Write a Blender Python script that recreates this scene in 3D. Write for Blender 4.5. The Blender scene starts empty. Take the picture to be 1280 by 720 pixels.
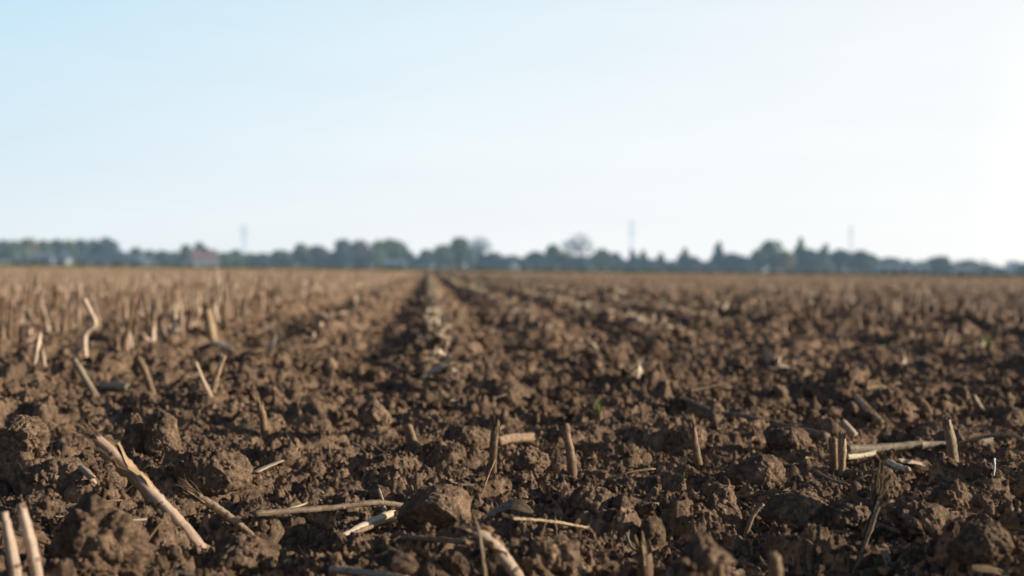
import bpy, math, random, time
import numpy as np
from mathutils import Vector, Matrix

R_ = math.radians
rng = np.random.default_rng(7)
random.seed(7)
COL = bpy.context.scene.collection
SC = bpy.context.scene

# ------------------------------------------------------------------ noise
def _h(ix, iy, iz, seed):
    a = (ix.astype(np.int64) * 374761393 + iy.astype(np.int64) * 668265263 + iz.astype(np.int64) * 2147483647 + seed * 144665) & 0xFFFFFFFF
    a = ((a ^ (a >> 13)) * 1274126177) & 0xFFFFFFFF
    a = ((a ^ (a >> 15)) * 2246822519) & 0xFFFFFFFF
    a = (a ^ (a >> 13)) & 0xFFFFFFFF
    return (a * (1.0 / 4294967296.0)).astype(np.float32)

def vn2(x, y, seed):
    ix = np.floor(x); iy = np.floor(y); fx = x - ix; fy = y - iy
    fx = fx * fx * (3 - 2 * fx); fy = fy * fy * (3 - 2 * fy)
    z = np.zeros_like(ix)
    a = _h(ix, iy, z, seed); b = _h(ix + 1, iy, z, seed); c = _h(ix, iy + 1, z, seed); d = _h(ix + 1, iy + 1, z, seed)
    return ((a + (b - a) * fx) * (1 - fy) + (c + (d - c) * fx) * fy) * 2 - 1

def vn3(x, y, z, seed):
    ix = np.floor(x); iy = np.floor(y); iz = np.floor(z)
    fx = x - ix; fy = y - iy; fz = z - iz
    fx = fx * fx * (3 - 2 * fx); fy = fy * fy * (3 - 2 * fy); fz = fz * fz * (3 - 2 * fz)
    r = 0
    for dz in (0, 1):
        wz = fz if dz else 1 - fz
        for dy in (0, 1):
            wy = fy if dy else 1 - fy
            a = _h(ix, iy + dy, iz + dz, seed); b = _h(ix + 1, iy + dy, iz + dz, seed)
            r = r + (a + (b - a) * fx) * wy * wz
    return r * 2 - 1

def fbm3(p, s, seed, octv=3):
    r = 0; a = 1.0
    for i in range(octv):
        r = r + a * vn3(p[:, 0] / s, p[:, 1] / s, p[:, 2] / s, seed + i * 17); s *= 0.5; a *= 0.55
    return r

def domes3(p, s, seed):
    """crumb domes of cell size s on a surface in space"""
    q = p / s
    i0 = np.floor(q); f = q - i0
    best = np.full(len(p), 9.0, np.float32)
    for dx in (-1, 0, 1):
        for dy in (-1, 0, 1):
            for dz in (-1, 0, 1):
                cx = i0[:, 0] + dx; cy = i0[:, 1] + dy; cz = i0[:, 2] + dz
                jx = _h(cx, cy, cz, seed); jy = _h(cx, cy, cz, seed + 1); jz = _h(cx, cy, cz, seed + 2)
                rr = 0.75 + 0.6 * _h(cx, cy, cz, seed + 3)
                d = ((dx + jx - f[:, 0]) ** 2 + (dy + jy - f[:, 1]) ** 2 + (dz + jz - f[:, 2]) ** 2) * rr
                best = np.minimum(best, d)
    return s * 0.55 * np.sqrt(np.maximum(0, 1 - best / 0.7))

def stones2(x, y, s, seed, prob, flat=0.8):
    """height of angular half-buried clods: one candidate per cell of size s"""
    qx = x / s; qy = y / s
    ix = np.floor(qx); iy = np.floor(qy); fx = qx - ix; fy = qy - iy
    z0 = np.zeros_like(ix)
    out = np.zeros(x.shape, np.float32)
    for dx in (-1, 0, 1):
        for dy in (-1, 0, 1):
            cx = ix + dx; cy = iy + dy
            u = _h(cx, cy, z0, seed)
            px = dx + 0.1 + 0.8 * _h(cx, cy, z0, seed + 1) - fx
            py = dy + 0.1 + 0.8 * _h(cx, cy, z0, seed + 2) - fy
            r = 0.22 + 0.40 * _h(cx, cy, z0, seed + 3)
            an = _h(cx, cy, z0, seed + 4) * 6.283
            ca = np.cos(an); sa = np.sin(an)
            ax = px * ca + py * sa; ay = (-px * sa + py * ca) * (1.0 + 0.6 * _h(cx, cy, z0, seed + 5))
            dd = np.sqrt(ax * ax + ay * ay)
            hx = np.maximum(np.maximum(np.abs(ax), np.abs(ax * 0.5 + ay * 0.866)), np.abs(-ax * 0.5 + ay * 0.866))
            m = 0.45 * dd + 0.6 * hx
            hgt = np.sqrt(np.maximum(0, r * r - m * m)) * 1.25
            tilt = r * (0.35 + 0.7 * _h(cx, cy, z0, seed + 6)) + (ax * (_h(cx, cy, z0, seed + 7) - 0.5) + ay * (_h(cx, cy, z0, seed + 8) - 0.5)) * 1.3
            hh = np.minimum(hgt, np.maximum(tilt, 0))
            hh = np.where(u < prob, hh, 0)
            out = np.maximum(out, hh)
    return out * s * flat

# ------------------------------------------------------------------ camera geometry
W0, H0, F0 = 1280.0, 720.0, 1778.0
CAMH = 0.42
PITCH = math.atan((360 - 337.0) / F0)
ROLL = math.atan(14.0 / 1280.0)
fwd = Vector((0, math.cos(PITCH), -math.sin(PITCH)))
up0 = Vector((0, math.sin(PITCH), math.cos(PITCH)))
rt0 = Vector((1, 0, 0))
cr, sr = math.cos(ROLL), math.sin(ROLL)
RIGHT = rt0 * cr + up0 * sr
UP = up0 * cr - rt0 * sr
CAM = Vector((0, 0, CAMH))

def ray(px, py):
    return fwd + RIGHT * ((px - W0 / 2) / F0) - UP * ((py - H0 / 2) / F0)
def at(px, py, d):
    return CAM + ray(px, py) * d
def proj(p):
    v = Vector(p) - CAM
    d = v.dot(fwd)
    return (W0 / 2 + F0 * v.dot(RIGHT) / d, H0 / 2 - F0 * v.dot(UP) / d, d)

# ------------------------------------------------------------------ field shape
RA = math.atan((535 - 640.0) / F0)          # direction of the crop rows
RU = (math.cos(RA), -math.sin(RA))           # across the rows
RV = (math.sin(RA), math.cos(RA))            # along the rows
ROW0, ROWS = 0.07, 0.75

def ground(x, y):
    x = np.asarray(x, np.float32); y = np.asarray(y, np.float32)
    shp = x.shape; x = x.ravel(); y = y.ravel()
    r = np.hypot(x, y)
    u = x * RU[0] + y * RU[1]
    h = (0.014 + 0.038 * np.clip((r - 5) / 9, 0, 1) * np.clip((u + 2.5) / 1.5, .25, 1)) * (0.85 + 0.55 * vn2(x / 0.9, y / 1.6, 6)) * np.cos((u - ROW0 + 0.07 * vn2(x / 0.8, y / 2.2, 7)) * 2 * math.pi / ROWS) + 0.03 * vn2(x / 1.3, y / 1.3, 3) + 0.018 * vn2(x / 0.42, y / 0.42, 4)
    h = h + 0.05 * vn2(x / 14, y / 14, 8) * np.clip((r - 6) / 20, 0, 1)
    wx = x + 0.05 * vn2(x / 0.13, y / 0.13, 11) + 0.012 * vn2(x / 0.035, y / 0.035, 13)
    wy = y + 0.05 * vn2(x / 0.13, y / 0.13, 12) + 0.012 * vn2(x / 0.035, y / 0.035, 14)
    st = 0.6 * stones2(wx, wy, 0.34, 21, 0.40, 0.45)
    st = st + stones2(wx, wy, 0.16, 31, 0.60, 0.50)
    m = r < 60
    if m.any():
        t = stones2(wx[m], wy[m], 0.075, 41, 0.75, 0.50)
        st[m] += t
    m = r < 22
    if m.any():
        st[m] += stones2(wx[m], wy[m], 0.036, 51, 0.85, 0.50) * np.clip((22 - r[m]) / 8, 0, 1)
    m = r < 10
    if m.any():
        k = np.clip((10 - r[m]) / 3, 0, 1)
        gx = x[m]; gy = y[m]
        st[m] += stones2(gx, gy, 0.017, 61, 0.9, 0.55) * k
        st[m] += stones2(gx + 0.003 * vn2(gx / .01, gy / .01, 66), gy, 0.0085, 71, 0.9, 0.6) * k
        st[m] += (0.006 * vn2(gx / 0.02, gy / 0.02, 81) + 0.003 * vn2(gx / 0.008, gy / 0.008, 83) + 0.0014 * vn2(gx / 0.0038, gy / 0.0038, 84)) * k
    h = h + st - 0.045
    return h.reshape(shp)

def gz(x, y):
    return float(ground(np.array([x]), np.array([y]))[0])

def hit(px, py):
    """first point of the field seen along a viewing ray"""
    r = ray(px, py)
    da = max(1.2, (CAMH - 0.22) / max(1e-3, -r.z)); db = (CAMH + 0.15) / max(1e-3, -r.z)
    d = da * np.exp(np.linspace(0, math.log(db / da), 1100))
    X = r.x * d; Y = r.y * d; Z = CAMH + r.z * d
    lo = np.where(Z < ground(X, Y))[0]
    k = lo[0] if len(lo) else len(d) - 1
    return Vector((X[k], Y[k], Z[k])), float(d[k])

# ------------------------------------------------------------------ mesh helpers
def mesh_np(name, V, F, mat=None, uv=None, rnd=None, smooth=True):
    """F: (n,k) int array or list of such arrays"""
    me = bpy.data.meshes.new(name)
    V = np.asarray(V, np.float32)
    Fs = [np.asarray(f, np.int32) for f in (F if isinstance(F, list) else [F]) if len(f)]
    nl = sum(f.size for f in Fs); npoly = sum(len(f) for f in Fs)
    me.vertices.add(len(V)); me.vertices.foreach_set('co', V.ravel())
    me.loops.add(nl); li = np.concatenate([f.ravel() for f in Fs]); me.loops.foreach_set('vertex_index', li)
    me.polygons.add(npoly)
    tot = np.concatenate([np.full(len(f), f.shape[1], np.int32) for f in Fs])
    st = np.concatenate([[0], np.cumsum(tot)[:-1]]).astype(np.int32)
    me.polygons.foreach_set('loop_start', st)
    me.polygons.foreach_set('loop_total', tot)
    me.polygons.foreach_set('use_smooth', np.full(npoly, smooth, bool))
    if uv is not None:
        l = me.uv_layers.new(name='UVMap'); l.data.foreach_set('uv', np.asarray(uv, np.float32)[li].ravel())
    if rnd is not None:
        a = me.attributes.new('rnd', 'FLOAT', 'POINT'); a.data.foreach_set('value', np.asarray(rnd, np.float32))
    me.update(calc_edges=True)
    if mat: me.materials.append(mat)
    return me

def link(name, me, parent=None, loc=None, label=None, cat=None, group=None, kind=None):
    o = bpy.data.objects.new(name, me); COL.objects.link(o)
    if parent: o.parent = parent
    if loc is not None: o.location = loc
    if label: o['label'] = label
    if cat: o['category'] = cat
    if group: o['group'] = group
    if kind: o['kind'] = kind
    return o

class MB:
    """gathers pieces (verts, faces, uv, rnd) into one mesh"""
    def __init__(s): s.V = []; s.F = {}; s.U = []; s.R = []; s.n = 0
    def add(s, V, F, uv=None, rnd=0.5):
        V = np.asarray(V, np.float32)
        for f in (F if isinstance(F, list) else [F]):
            f = np.asarray(f, np.int64)
            if len(f): s.F.setdefault(f.shape[1], []).append(f + s.n)
        s.V.append(V); s.U.append(np.zeros((len(V), 2), np.float32) if uv is None else np.asarray(uv, np.float32))
        s.R.append(np.full(len(V), rnd, np.float32) if np.isscalar(rnd) else rnd)
        s.n += len(V)
    def mesh(s, name, mat, smooth=True):
        return mesh_np(name, np.concatenate(s.V), [np.concatenate(v) for v in s.F.values()], mat, np.concatenate(s.U), np.concatenate(s.R), smooth)

def catmull(P, n):
    P = np.asarray(P, float)
    if len(P) == 2: return P[0] + (P[1] - P[0]) * np.linspace(0, 1, n)[:, None]
    Q = np.vstack([2 * P[0] - P[1], P, 2 * P[-1] - P[-2]])
    out = []
    for t in np.linspace(0, len(P) - 1 - 1e-6, n):
        i = int(t); f = t - i
        a, b, c, d = Q[i], Q[i + 1], Q[i + 2], Q[i + 3]
        out.append(0.5 * (2 * b + (c - a) * f + (2 * a - 5 * b + 4 * c - d) * f * f + (3 * b - a - 3 * c + d) * f ** 3))
    return np.array(out)

def tube(P, rad, sides=12, flat=1.0, jag=0.0, seed=0, cap=True, twist=0.0, groove=0.05):
    """P: (n,3) path; rad: (n,); jag: how far the top ring is torn"""
    P = np.asarray(P, float); n = len(P); rg = np.random.default_rng(seed)
    T = np.gradient(P, axis=0); T /= np.linalg.norm(T, axis=1)[:, None] + 1e-9
    ref = np.array([0.31, 0.95, 0.05]) if abs(T[0][1]) < 0.8 else np.array([1.0, 0, 0.1])
    N = []; a = ref
    for t in T:
        a = a - t * a.dot(t); a /= np.linalg.norm(a) + 1e-9; N.append(a.copy())
    N = np.array(N); B = np.cross(T, N)
    th = np.linspace(0, 2 * math.pi, sides, endpoint=False)
    V = []; U = []
    L = np.concatenate([[0], np.cumsum(np.linalg.norm(np.diff(P, axis=0), axis=1))])
    tooth = rg.uniform(-1, 0.6, sides)
    for i in range(n):
        tt = th + twist * i / n
        gr = (1 + groove * np.sin(tt * 3 + seed) + groove * 0.7 * np.sin(tt * 5 + seed * 2 + i * 0.05))[:, None]
        ring = P[i] + rad[i] * gr * (np.cos(tt)[:, None] * N[i] + flat * np.sin(tt)[:, None] * B[i])
        if jag and i >= n - 2:
            ring = ring + T[i][None] * (tooth[:, None] * jag * (1.0 if i == n - 1 else 0.35))
        V.append(ring); U.append(np.stack([th / 6.283, np.full(sides, L[i])], 1))
    V = np.concatenate(V); U = np.concatenate(U)
    k = np.arange(sides); k2 = (k + 1) % sides
    F = np.concatenate([np.stack([i * sides + k, i * sides + k2, (i + 1) * sides + k2, (i + 1) * sides + k], 1) for i in range(n - 1)])
    Fs = [F]
    if cap:
        top = len(V)
        V = np.vstack([V, P[-1] - T[-1] * rad[-1] * (0.8 if jag else 0.0), P[0]]); U = np.vstack([U, [[.5, L[-1]], [.5, 0]]])
        Fs.append(np.concatenate([np.stack([(n - 1) * sides + k, (n - 1) * sides + k2, np.full(sides, top)], 1),
                                  np.stack([k2, k, np.full(sides, top + 1)], 1)]))
    return V, Fs, U

def ribbon(P, width, seed=0, cup=0.25, across=4, twist=1.0, up=(0, 0, 1)):
    """a dry leaf or sliver: a cupped strip along a path, width (n,)"""
    P = np.asarray(P, float); n = len(P); rg = np.random.default_rng(seed)
    T = np.gradient(P, axis=0); T /= np.linalg.norm(T, axis=1)[:, None] + 1e-9
    upv = np.array(up, float) + rg.normal(0, 0.3, 3)
    ph = rg.uniform(0, 6.28)
    V = []; U = []
    s = np.linspace(-1, 1, across + 1)
    L = np.concatenate([[0], np.cumsum(np.linalg.norm(np.diff(P, axis=0), axis=1))])
    for i in range(n):
        b = np.cross(T[i], upv); b /= np.linalg.norm(b) + 1e-9; c = np.cross(b, T[i])
        a = twist * i / n + 0.25 * math.sin(ph + i * 0.9)
        b2 = b * math.cos(a) + c * math.sin(a); c2 = -b * math.sin(a) + c * math.cos(a)
        V.append(P[i] + width[i] * (s[:, None] * b2 + cup * (s ** 2)[:, None] * c2)); U.append(np.stack([s * 0.5 + 0.5, np.full(across + 1, L[i])], 1))
    V = np.concatenate(V); U = np.concatenate(U)
    k = np.arange(across); m = across + 1
    F = np.concatenate([np.stack([i * m + k, i * m + k + 1, (i + 1) * m + k + 1, (i + 1) * m + k], 1) for i in range(n - 1)])
    return V, [F], U

def box(c, s, rz=0):
    x, y, z = [q / 2 for q in s]
    V = np.array([[-x, -y, -z], [x, -y, -z], [x, y, -z], [-x, y, -z], [-x, -y, z], [x, -y, z], [x, y, z], [-x, y, z]])
    ca, sa = math.cos(rz), math.sin(rz)
    V = V @ np.array([[ca, sa, 0], [-sa, ca, 0], [0, 0, 1]]) + np.array(c)
    return V, [np.array([[0, 3, 2, 1], [4, 5, 6, 7], [0, 1, 5, 4], [1, 2, 6, 5], [2, 3, 7, 6], [3, 0, 4, 7]])]

# ------------------------------------------------------------------ materials
def mat(name):
    m = bpy.data.materials.new(name); m.use_nodes = True
    nt = m.node_tree; b = nt.nodes['Principled BSDF']; b.inputs['Roughness'].default_value = 0.9
    b.inputs['Specular IOR Level'].default_value = 0.15
    return m, nt, b
def nd(nt, t, **kw):
    n = nt.nodes.new(t)
    for k, v in kw.items():
        if k in n.inputs: n.inputs[k].default_value = v
        else: setattr(n, k, v)
    return n
def ramp(nt, fac, stops):
    r = nt.nodes.new('ShaderNodeValToRGB'); e = r.color_ramp.elements
    while len(e) < len(stops): e.new(0.5)
    for q, (p, c) in zip(e, stops): q.position = p; q.color = (*c, 1)
    nt.links.new(fac, r.inputs['Fac']); return r.outputs['Color']
def noise(nt, vec, scale, detail=4, rough=0.6):
    n = nd(nt, 'ShaderNodeTexNoise'); n.inputs['Scale'].default_value = scale; n.inputs['Detail'].default_value = detail; n.inputs['Roughness'].default_value = rough
    nt.links.new(vec, n.inputs['Vector']); return n.outputs['Fac']
def mixc(nt, fac, a, b, mode='MIX'):
    m = nd(nt, 'ShaderNodeMix', data_type='RGBA', blend_type=mode)
    for s, v in ((0, fac), (6, a), (7, b)):
        if hasattr(v, 'is_output'): nt.links.new(v, m.inputs[s])
        elif s == 0: m.inputs[0].default_value = v
        else: m.inputs[s].default_value = (*v, 1)
    return m.outputs[2]
def math_(nt, op, a, b):
    m = nd(nt, 'ShaderNodeMath', operation=op)
    for i, v in enumerate((a, b)):
        if hasattr(v, 'is_output'): nt.links.new(v, m.inputs[i])
        else: m.inputs[i].default_value = v
    return m.outputs[0]

def soil_mat(name, gain=1.0, per_object=False, spread=1.0):
    m, nt, b = mat(name)
    if per_object: vec = nd(nt, 'ShaderNodeTexCoord').outputs['Object']
    else: vec = nd(nt, 'ShaderNodeNewGeometry').outputs['Position']
    n1 = noise(nt, vec, 13, 6, 0.72); n2 = noise(nt, vec, 90, 4, 0.7); n3 = noise(nt, vec, 620, 3, 0.7)
    g = gain
    c1 = ramp(nt, n1, [(0.28, (0.060 * g, 0.041 * g, 0.029 * g)), (0.5, (0.145 * g, 0.098 * g, 0.067 * g)), (0.72, (0.235 * g, 0.160 * g, 0.108 * g))])
    c2 = ramp(nt, n2, [(0.3, (0.45, 0.44, 0.43)), (0.5, (0.92, 0.92, 0.92)), (0.7, (1.6, 1.55, 1.45))])
    c3 = ramp(nt, n3, [(0.32, (0.5, 0.5, 0.5)), (0.5, (1, 1, 1)), (0.68, (1.55, 1.5, 1.42))])
    c = mixc(nt, 1.0, mixc(nt, 1.0, c1, c2, 'MULTIPLY'), c3, 'MULTIPLY')
    oi = nd(nt, 'ShaderNodeObjectInfo')
    if per_object:
        c = mixc(nt, 1.0, c, ramp(nt, oi.outputs['Random'], [(0, (1 - .5 * spread, 1 - .52 * spread, 1 - .53 * spread)), (.5, (1 - .05 * spread,) * 3), (.85, (1 + .2 * spread,) * 3), (1, (1 + .55 * spread,) * 3)]), 'MULTIPLY')
    nt.links.new(c, b.inputs['Base Color'])
    b1 = nd(nt, 'ShaderNodeBump'); b1.inputs['Strength'].default_value = 1.0; b1.inputs['Distance'].default_value = 0.007
    nt.links.new(noise(nt, vec, 210, 5, 0.75), b1.inputs['Height'])
    b2 = nd(nt, 'ShaderNodeBump'); b2.inputs['Strength'].default_value = 1.0; b2.inputs['Distance'].default_value = 0.0024
    nt.links.new(noise(nt, vec, 900, 3, 0.7), b2.inputs['Height']); nt.links.new(b1.outputs[0], b2.inputs['Normal'])
    nt.links.new(b2.outputs[0], b.inputs['Normal'])
    b.inputs['Roughness'].default_value = 0.92
    return m
M_SOIL = soil_mat('tilled_soil', 2.4)
M_CLOD = soil_mat('clod_soil', 2.6, True, .35)
M_CRUMB = soil_mat('crumb_soil', 2.6, True, .9)

def straw_mat(name, lo, mid, hi, dust=.50):
    m, nt, b = mat(name)
    uv = nd(nt, 'ShaderNodeUVMap').outputs['UV']
    mp = nd(nt, 'ShaderNodeMapping'); mp.inputs['Scale'].default_value = (20, 14, 1); nt.links.new(uv, mp.inputs['Vector'])
    n = noise(nt, mp.outputs[0], 1.0, 5, 0.7)
    mp2 = nd(nt, 'ShaderNodeMapping'); mp2.inputs['Scale'].default_value = (2.0, 34, 1); nt.links.new(uv, mp2.inputs['Vector'])
    n2 = noise(nt, mp2.outputs[0], 1.0, 3, 0.6)
    c = ramp(nt, n, [(0.3, lo), (0.5, mid), (0.72, hi)])
    c = mixc(nt, 1.0, c, ramp(nt, n2, [(0.3, (0.80, 0.75, 0.70)), (0.55, (1, 1, 1)), (0.8, (1.1, 1.08, 1.05))]), 'MULTIPLY')
    at_ = nd(nt, 'ShaderNodeAttribute', attribute_name='rnd')
    oi = nd(nt, 'ShaderNodeObjectInfo')
    rr = math_(nt, 'FRACT', math_(nt, 'ADD', at_.outputs['Fac'], oi.outputs['Random']), 0)
    c = mixc(nt, 1.0, c, ramp(nt, rr, [(0.0, (0.68, 0.60, 0.54)), (0.35, (0.9, 0.80, 0.74)), (0.7, (1.0, 0.98, 0.92)), (1.0, (1.3, 1.24, 1.15))]), 'MULTIPLY')
    # soil dust sticking to it
    geo = nd(nt, 'ShaderNodeNewGeometry').outputs['Position']
    dn = noise(nt, geo, 120, 4, 0.7)
    dm = ramp(nt, dn, [(dust, (0, 0, 0)), (dust + .12, (0.85, 0.85, 0.85))])
    c = mixc(nt, dm, c, (0.12, 0.08, 0.055))
    nt.links.new(c, b.inputs['Base Color'])
    b.inputs['Roughness'].default_value = 0.6; b.inputs['Specular IOR Level'].default_value = 0.3
    bp = nd(nt, 'ShaderNodeBump'); bp.inputs['Strength'].default_value = 0.7; bp.inputs['Distance'].default_value = 0.0012
    nt.links.new(n, bp.inputs['Height']); nt.links.new(bp.outputs[0], b.inputs['Normal'])
    return m
M_STRAW = straw_mat('dry_straw', (0.22, 0.155, 0.095), (0.42, 0.31, 0.20), (0.60, 0.48, 0.34))
M_PINK = straw_mat('pinkish_stem', (0.36, 0.23, 0.175), (0.60, 0.455, 0.36), (0.77, 0.655, 0.55), .57)
M_NODE = straw_mat('stem_joint', (0.16, 0.09, 0.075), (0.33, 0.21, 0.17), (0.46, 0.33, 0.26))
M_SHEATH = straw_mat('leaf_sheath', (0.24, 0.15, 0.085), (0.43, 0.30, 0.18), (0.64, 0.50, 0.34), .58)
M_PALE = straw_mat('bleached_leaf', (0.40, 0.32, 0.23), (0.64, 0.54, 0.41), (0.80, 0.72, 0.59), .58)
M_STUB = straw_mat('weathered_stub', (0.20, 0.135, 0.08), (0.38, 0.27, 0.165), (0.55, 0.42, 0.27))
M_LIT = straw_mat('sunlit_pale_stub', (0.44, 0.32, 0.235), (0.68, 0.53, 0.41), (0.83, 0.72, 0.59), .60)  # brighter stub copy, sunlight put into its colour; also serves pale stems
M_GREY = straw_mat('grey_old_stem', (0.19, 0.155, 0.11), (0.34, 0.28, 0.205), (0.48, 0.41, 0.31))
M_BLACK = straw_mat('black_stick', (0.02, 0.018, 0.016), (0.04, 0.036, 0.034), (0.09, 0.08, 0.07))  # near-black stem tone
def plain(name, col, rough=0.85, var=0.25, scale=3.0):
    m, nt, b = mat(name)
    geo = nd(nt, 'ShaderNodeNewGeometry').outputs['Position']
    n = noise(nt, geo, scale, 4, 0.6)
    a = tuple(c * (1 - var) for c in col); d = tuple(c * (1 + var) for c in col)
    nt.links.new(ramp(nt, n, [(0.3, a), (0.7, d)]), b.inputs['Base Color']); b.inputs['Roughness'].default_value = rough
    return m
M_SPROUT = plain('sprout_green', (0.17, 0.24, 0.06), 0.5, 0.2, 60)
M_FLAKE = plain('pale_flake', (0.72, 0.72, 0.70), 0.35, 0.1, 80)

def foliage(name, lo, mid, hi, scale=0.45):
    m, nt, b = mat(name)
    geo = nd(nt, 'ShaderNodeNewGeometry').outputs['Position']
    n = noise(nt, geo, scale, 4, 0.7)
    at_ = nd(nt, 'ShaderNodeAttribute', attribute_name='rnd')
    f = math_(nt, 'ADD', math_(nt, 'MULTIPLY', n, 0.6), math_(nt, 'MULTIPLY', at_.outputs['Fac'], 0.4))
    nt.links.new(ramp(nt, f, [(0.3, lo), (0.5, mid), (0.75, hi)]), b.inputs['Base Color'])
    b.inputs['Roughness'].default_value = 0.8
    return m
FOL = {  # bluish low tones put distance haze into the leaf colours
    'dark': foliage('dark_foliage', (0.065, 0.095, 0.125), (0.095, 0.140, 0.150), (0.14, 0.19, 0.13)),
    'green': foliage('green_foliage', (0.075, 0.115, 0.125), (0.135, 0.185, 0.115), (0.23, 0.27, 0.10)),
    'light': foliage('light_foliage', (0.15, 0.20, 0.17), (0.20, 0.26, 0.18), (0.27, 0.31, 0.18)),
    'autumn': foliage('autumn_foliage', (0.18, 0.16, 0.12), (0.30, 0.24, 0.13), (0.42, 0.32, 0.15)),
    'rust': foliage('rust_foliage', (0.12, 0.125, 0.14), (0.17, 0.15, 0.145), (0.22, 0.18, 0.14)),
    'bare': foliage('grey_twigs', (0.17, 0.19, 0.20), (0.22, 0.24, 0.245), (0.28, 0.295, 0.28)),
}
def painted_airlight(m, f):  # bluish emission mixed into the surface to imitate distance haze
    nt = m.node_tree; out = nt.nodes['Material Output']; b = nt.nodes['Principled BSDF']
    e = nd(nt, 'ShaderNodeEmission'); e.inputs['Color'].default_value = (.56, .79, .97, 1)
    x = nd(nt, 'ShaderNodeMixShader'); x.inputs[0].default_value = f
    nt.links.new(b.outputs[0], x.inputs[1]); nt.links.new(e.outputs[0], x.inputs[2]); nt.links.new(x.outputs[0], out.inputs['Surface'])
for k_, m_ in FOL.items(): painted_airlight(m_, .128 if k_ != 'bare' else .26)
M_BARK = plain('bark', (0.12, 0.11, 0.10), 0.9, 0.3, 2)

# ------------------------------------------------------------------ the field (one fan-shaped sheet to the horizon)
def build_field():
    a1 = R_(21.5)
    th = list(np.linspace(-a1, a1, int(2 * a1 / 0.00080)))
    e = []; s = 0.0009; a = a1
    while a < R_(178):
        s = min(s * 1.09, 0.05); a += s; e.append(a)
    e[-1] = R_(180)
    th = np.array([-q for q in e[::-1]] + th + e, np.float32)
    r = [0.5]
    while r[-1] < 6000:
        q = r[-1]
        k = 0.03 if q < 1.45 else 0.0014 if q < 4.5 else 0.0021 if q < 9 else 0.0040 if q < 60 else 0.012 if q < 500 else 0.05
        r.append(q * (1 + k))
    r = np.array(r, np.float32)
    Rg, Tg = np.meshgrid(r, th, indexing='ij')
    X = Rg * np.sin(Tg); Y = Rg * np.cos(Tg)
    Z = np.empty_like(X)
    for i in range(0, len(r), 64): Z[i:i + 64] = ground(X[i:i + 64], Y[i:i + 64])
    n, m = X.shape
    idx = np.arange(n * m, dtype=np.int64).reshape(n, m)
    F = np.stack([idx[:-1, :-1], idx[:-1, 1:], idx[1:, 1:], idx[1:, :-1]], -1).reshape(-1, 4)[:, ::-1]
    V = np.stack([X, Y, Z], -1).reshape(-1, 3)
    c = len(V); V = np.vstack([V, [[0, 0, float(Z[0].mean())]]])
    k = np.arange(m - 1); F3 = np.stack([np.full(m - 1, c), k + 1, k], 1)
    print('field verts', len(V))
    link('ploughed_field', mesh_np('ploughed_field', V, [F, F3], M_SOIL), kind='structure')
build_field()

# ------------------------------------------------------------------ soil clods
def icos(sub):
    import bmesh
    bm = bmesh.new(); bmesh.ops.create_icosphere(bm, subdivisions=sub, radius=1)
    V = np.array([v.co[:] for v in bm.verts], np.float32); F = np.array([[v.index for v in f.verts] for f in bm.faces], np.int32)
    bm.free(); return V / np.linalg.norm(V, axis=1)[:, None], F
ICO = {k: icos(k) for k in (1, 2, 3, 4, 5, 6)}

def clod_verts(N, R, seed, ell=(1, 0.85, 0.7), cuts=6, lumpy=1.0, point=0.0):
    rg = np.random.default_rng(seed)
    rad = np.ones(len(N))
    E = N * np.array(ell)
    rad = 1.0 / np.linalg.norm(N / np.array(ell), axis=1)
    for _ in range(cuts):
        d = rg.normal(size=3); d /= np.linalg.norm(d)
        off = rg.uniform(0.45, 0.8) * abs(np.dot(np.abs(d), ell)) / 1.2
        dn = N @ d
        rad = np.where(dn > 0.05, np.minimum(rad, off / np.maximum(dn, 0.05)), rad)
    if point: rad = rad * (1 + point * np.maximum(0, N[:, 2]) ** 4)
    P = N * rad[:, None]
    w = P + seed * 3.7
    d = 0.16 * fbm3(w, 0.9, seed, 2) + 0.09 * lumpy * fbm3(w, 0.35, seed + 5, 3)
    P = P * (1 + d)[:, None]
    q = P * R + seed * 0.371
    wp = q + 0.15 * R * np.stack([vn3(q[:, 0] / (R * .5), q[:, 1] / (R * .5), q[:, 2] / (R * .5), seed + k) for k in (71, 72, 73)], 1)
    disp = lumpy * (0.5 * domes3(wp, 0.62 * R, seed + 31) + 0.5 * domes3(wp, 0.30 * R, seed + 41))
    if len(N) > 2000: disp = disp + lumpy * 0.9 * domes3(wp, max(0.013, 0.14 * R), seed + 51) - 0.0015
    if len(N) > 9000: disp = disp + (0.4 + 0.6 * lumpy) * 0.8 * domes3(q + 0.002 * np.sin(q * 700), 0.0062, seed + 61)
    if len(N) > 9000:
        disp = disp + 0.0016 * vn3(q[:, 0] / .006, q[:, 1] / .006, q[:, 2] / .006, seed) + 0.0010 * vn3(q[:, 0] / .0028, q[:, 1] / .0028, q[:, 2] / .0028, seed + 2)
    return P * R * 0.86 + N * (disp - 0.25 * R * lumpy * 0.5)[:, None]

def clod_mesh(R, seed, sub=6, **kw):
    N, F = ICO[sub]
    return mesh_np('soil_clod', clod_verts(N, R, seed, **kw), F, M_CLOD)

LAND = []        # landmarks: (px, py, phrase)
CLODS = []
def put_clod(me, p, rz, sink, label=None, tilt=(0, 0)):
    o = link('soil_clod', me, loc=Vector(p) + Vector((0, 0, -sink)), label=label, cat='soil clod', group='soil clods on the tilled field')
    o.rotation_euler = (tilt[0], tilt[1], rz)
    return o

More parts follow.
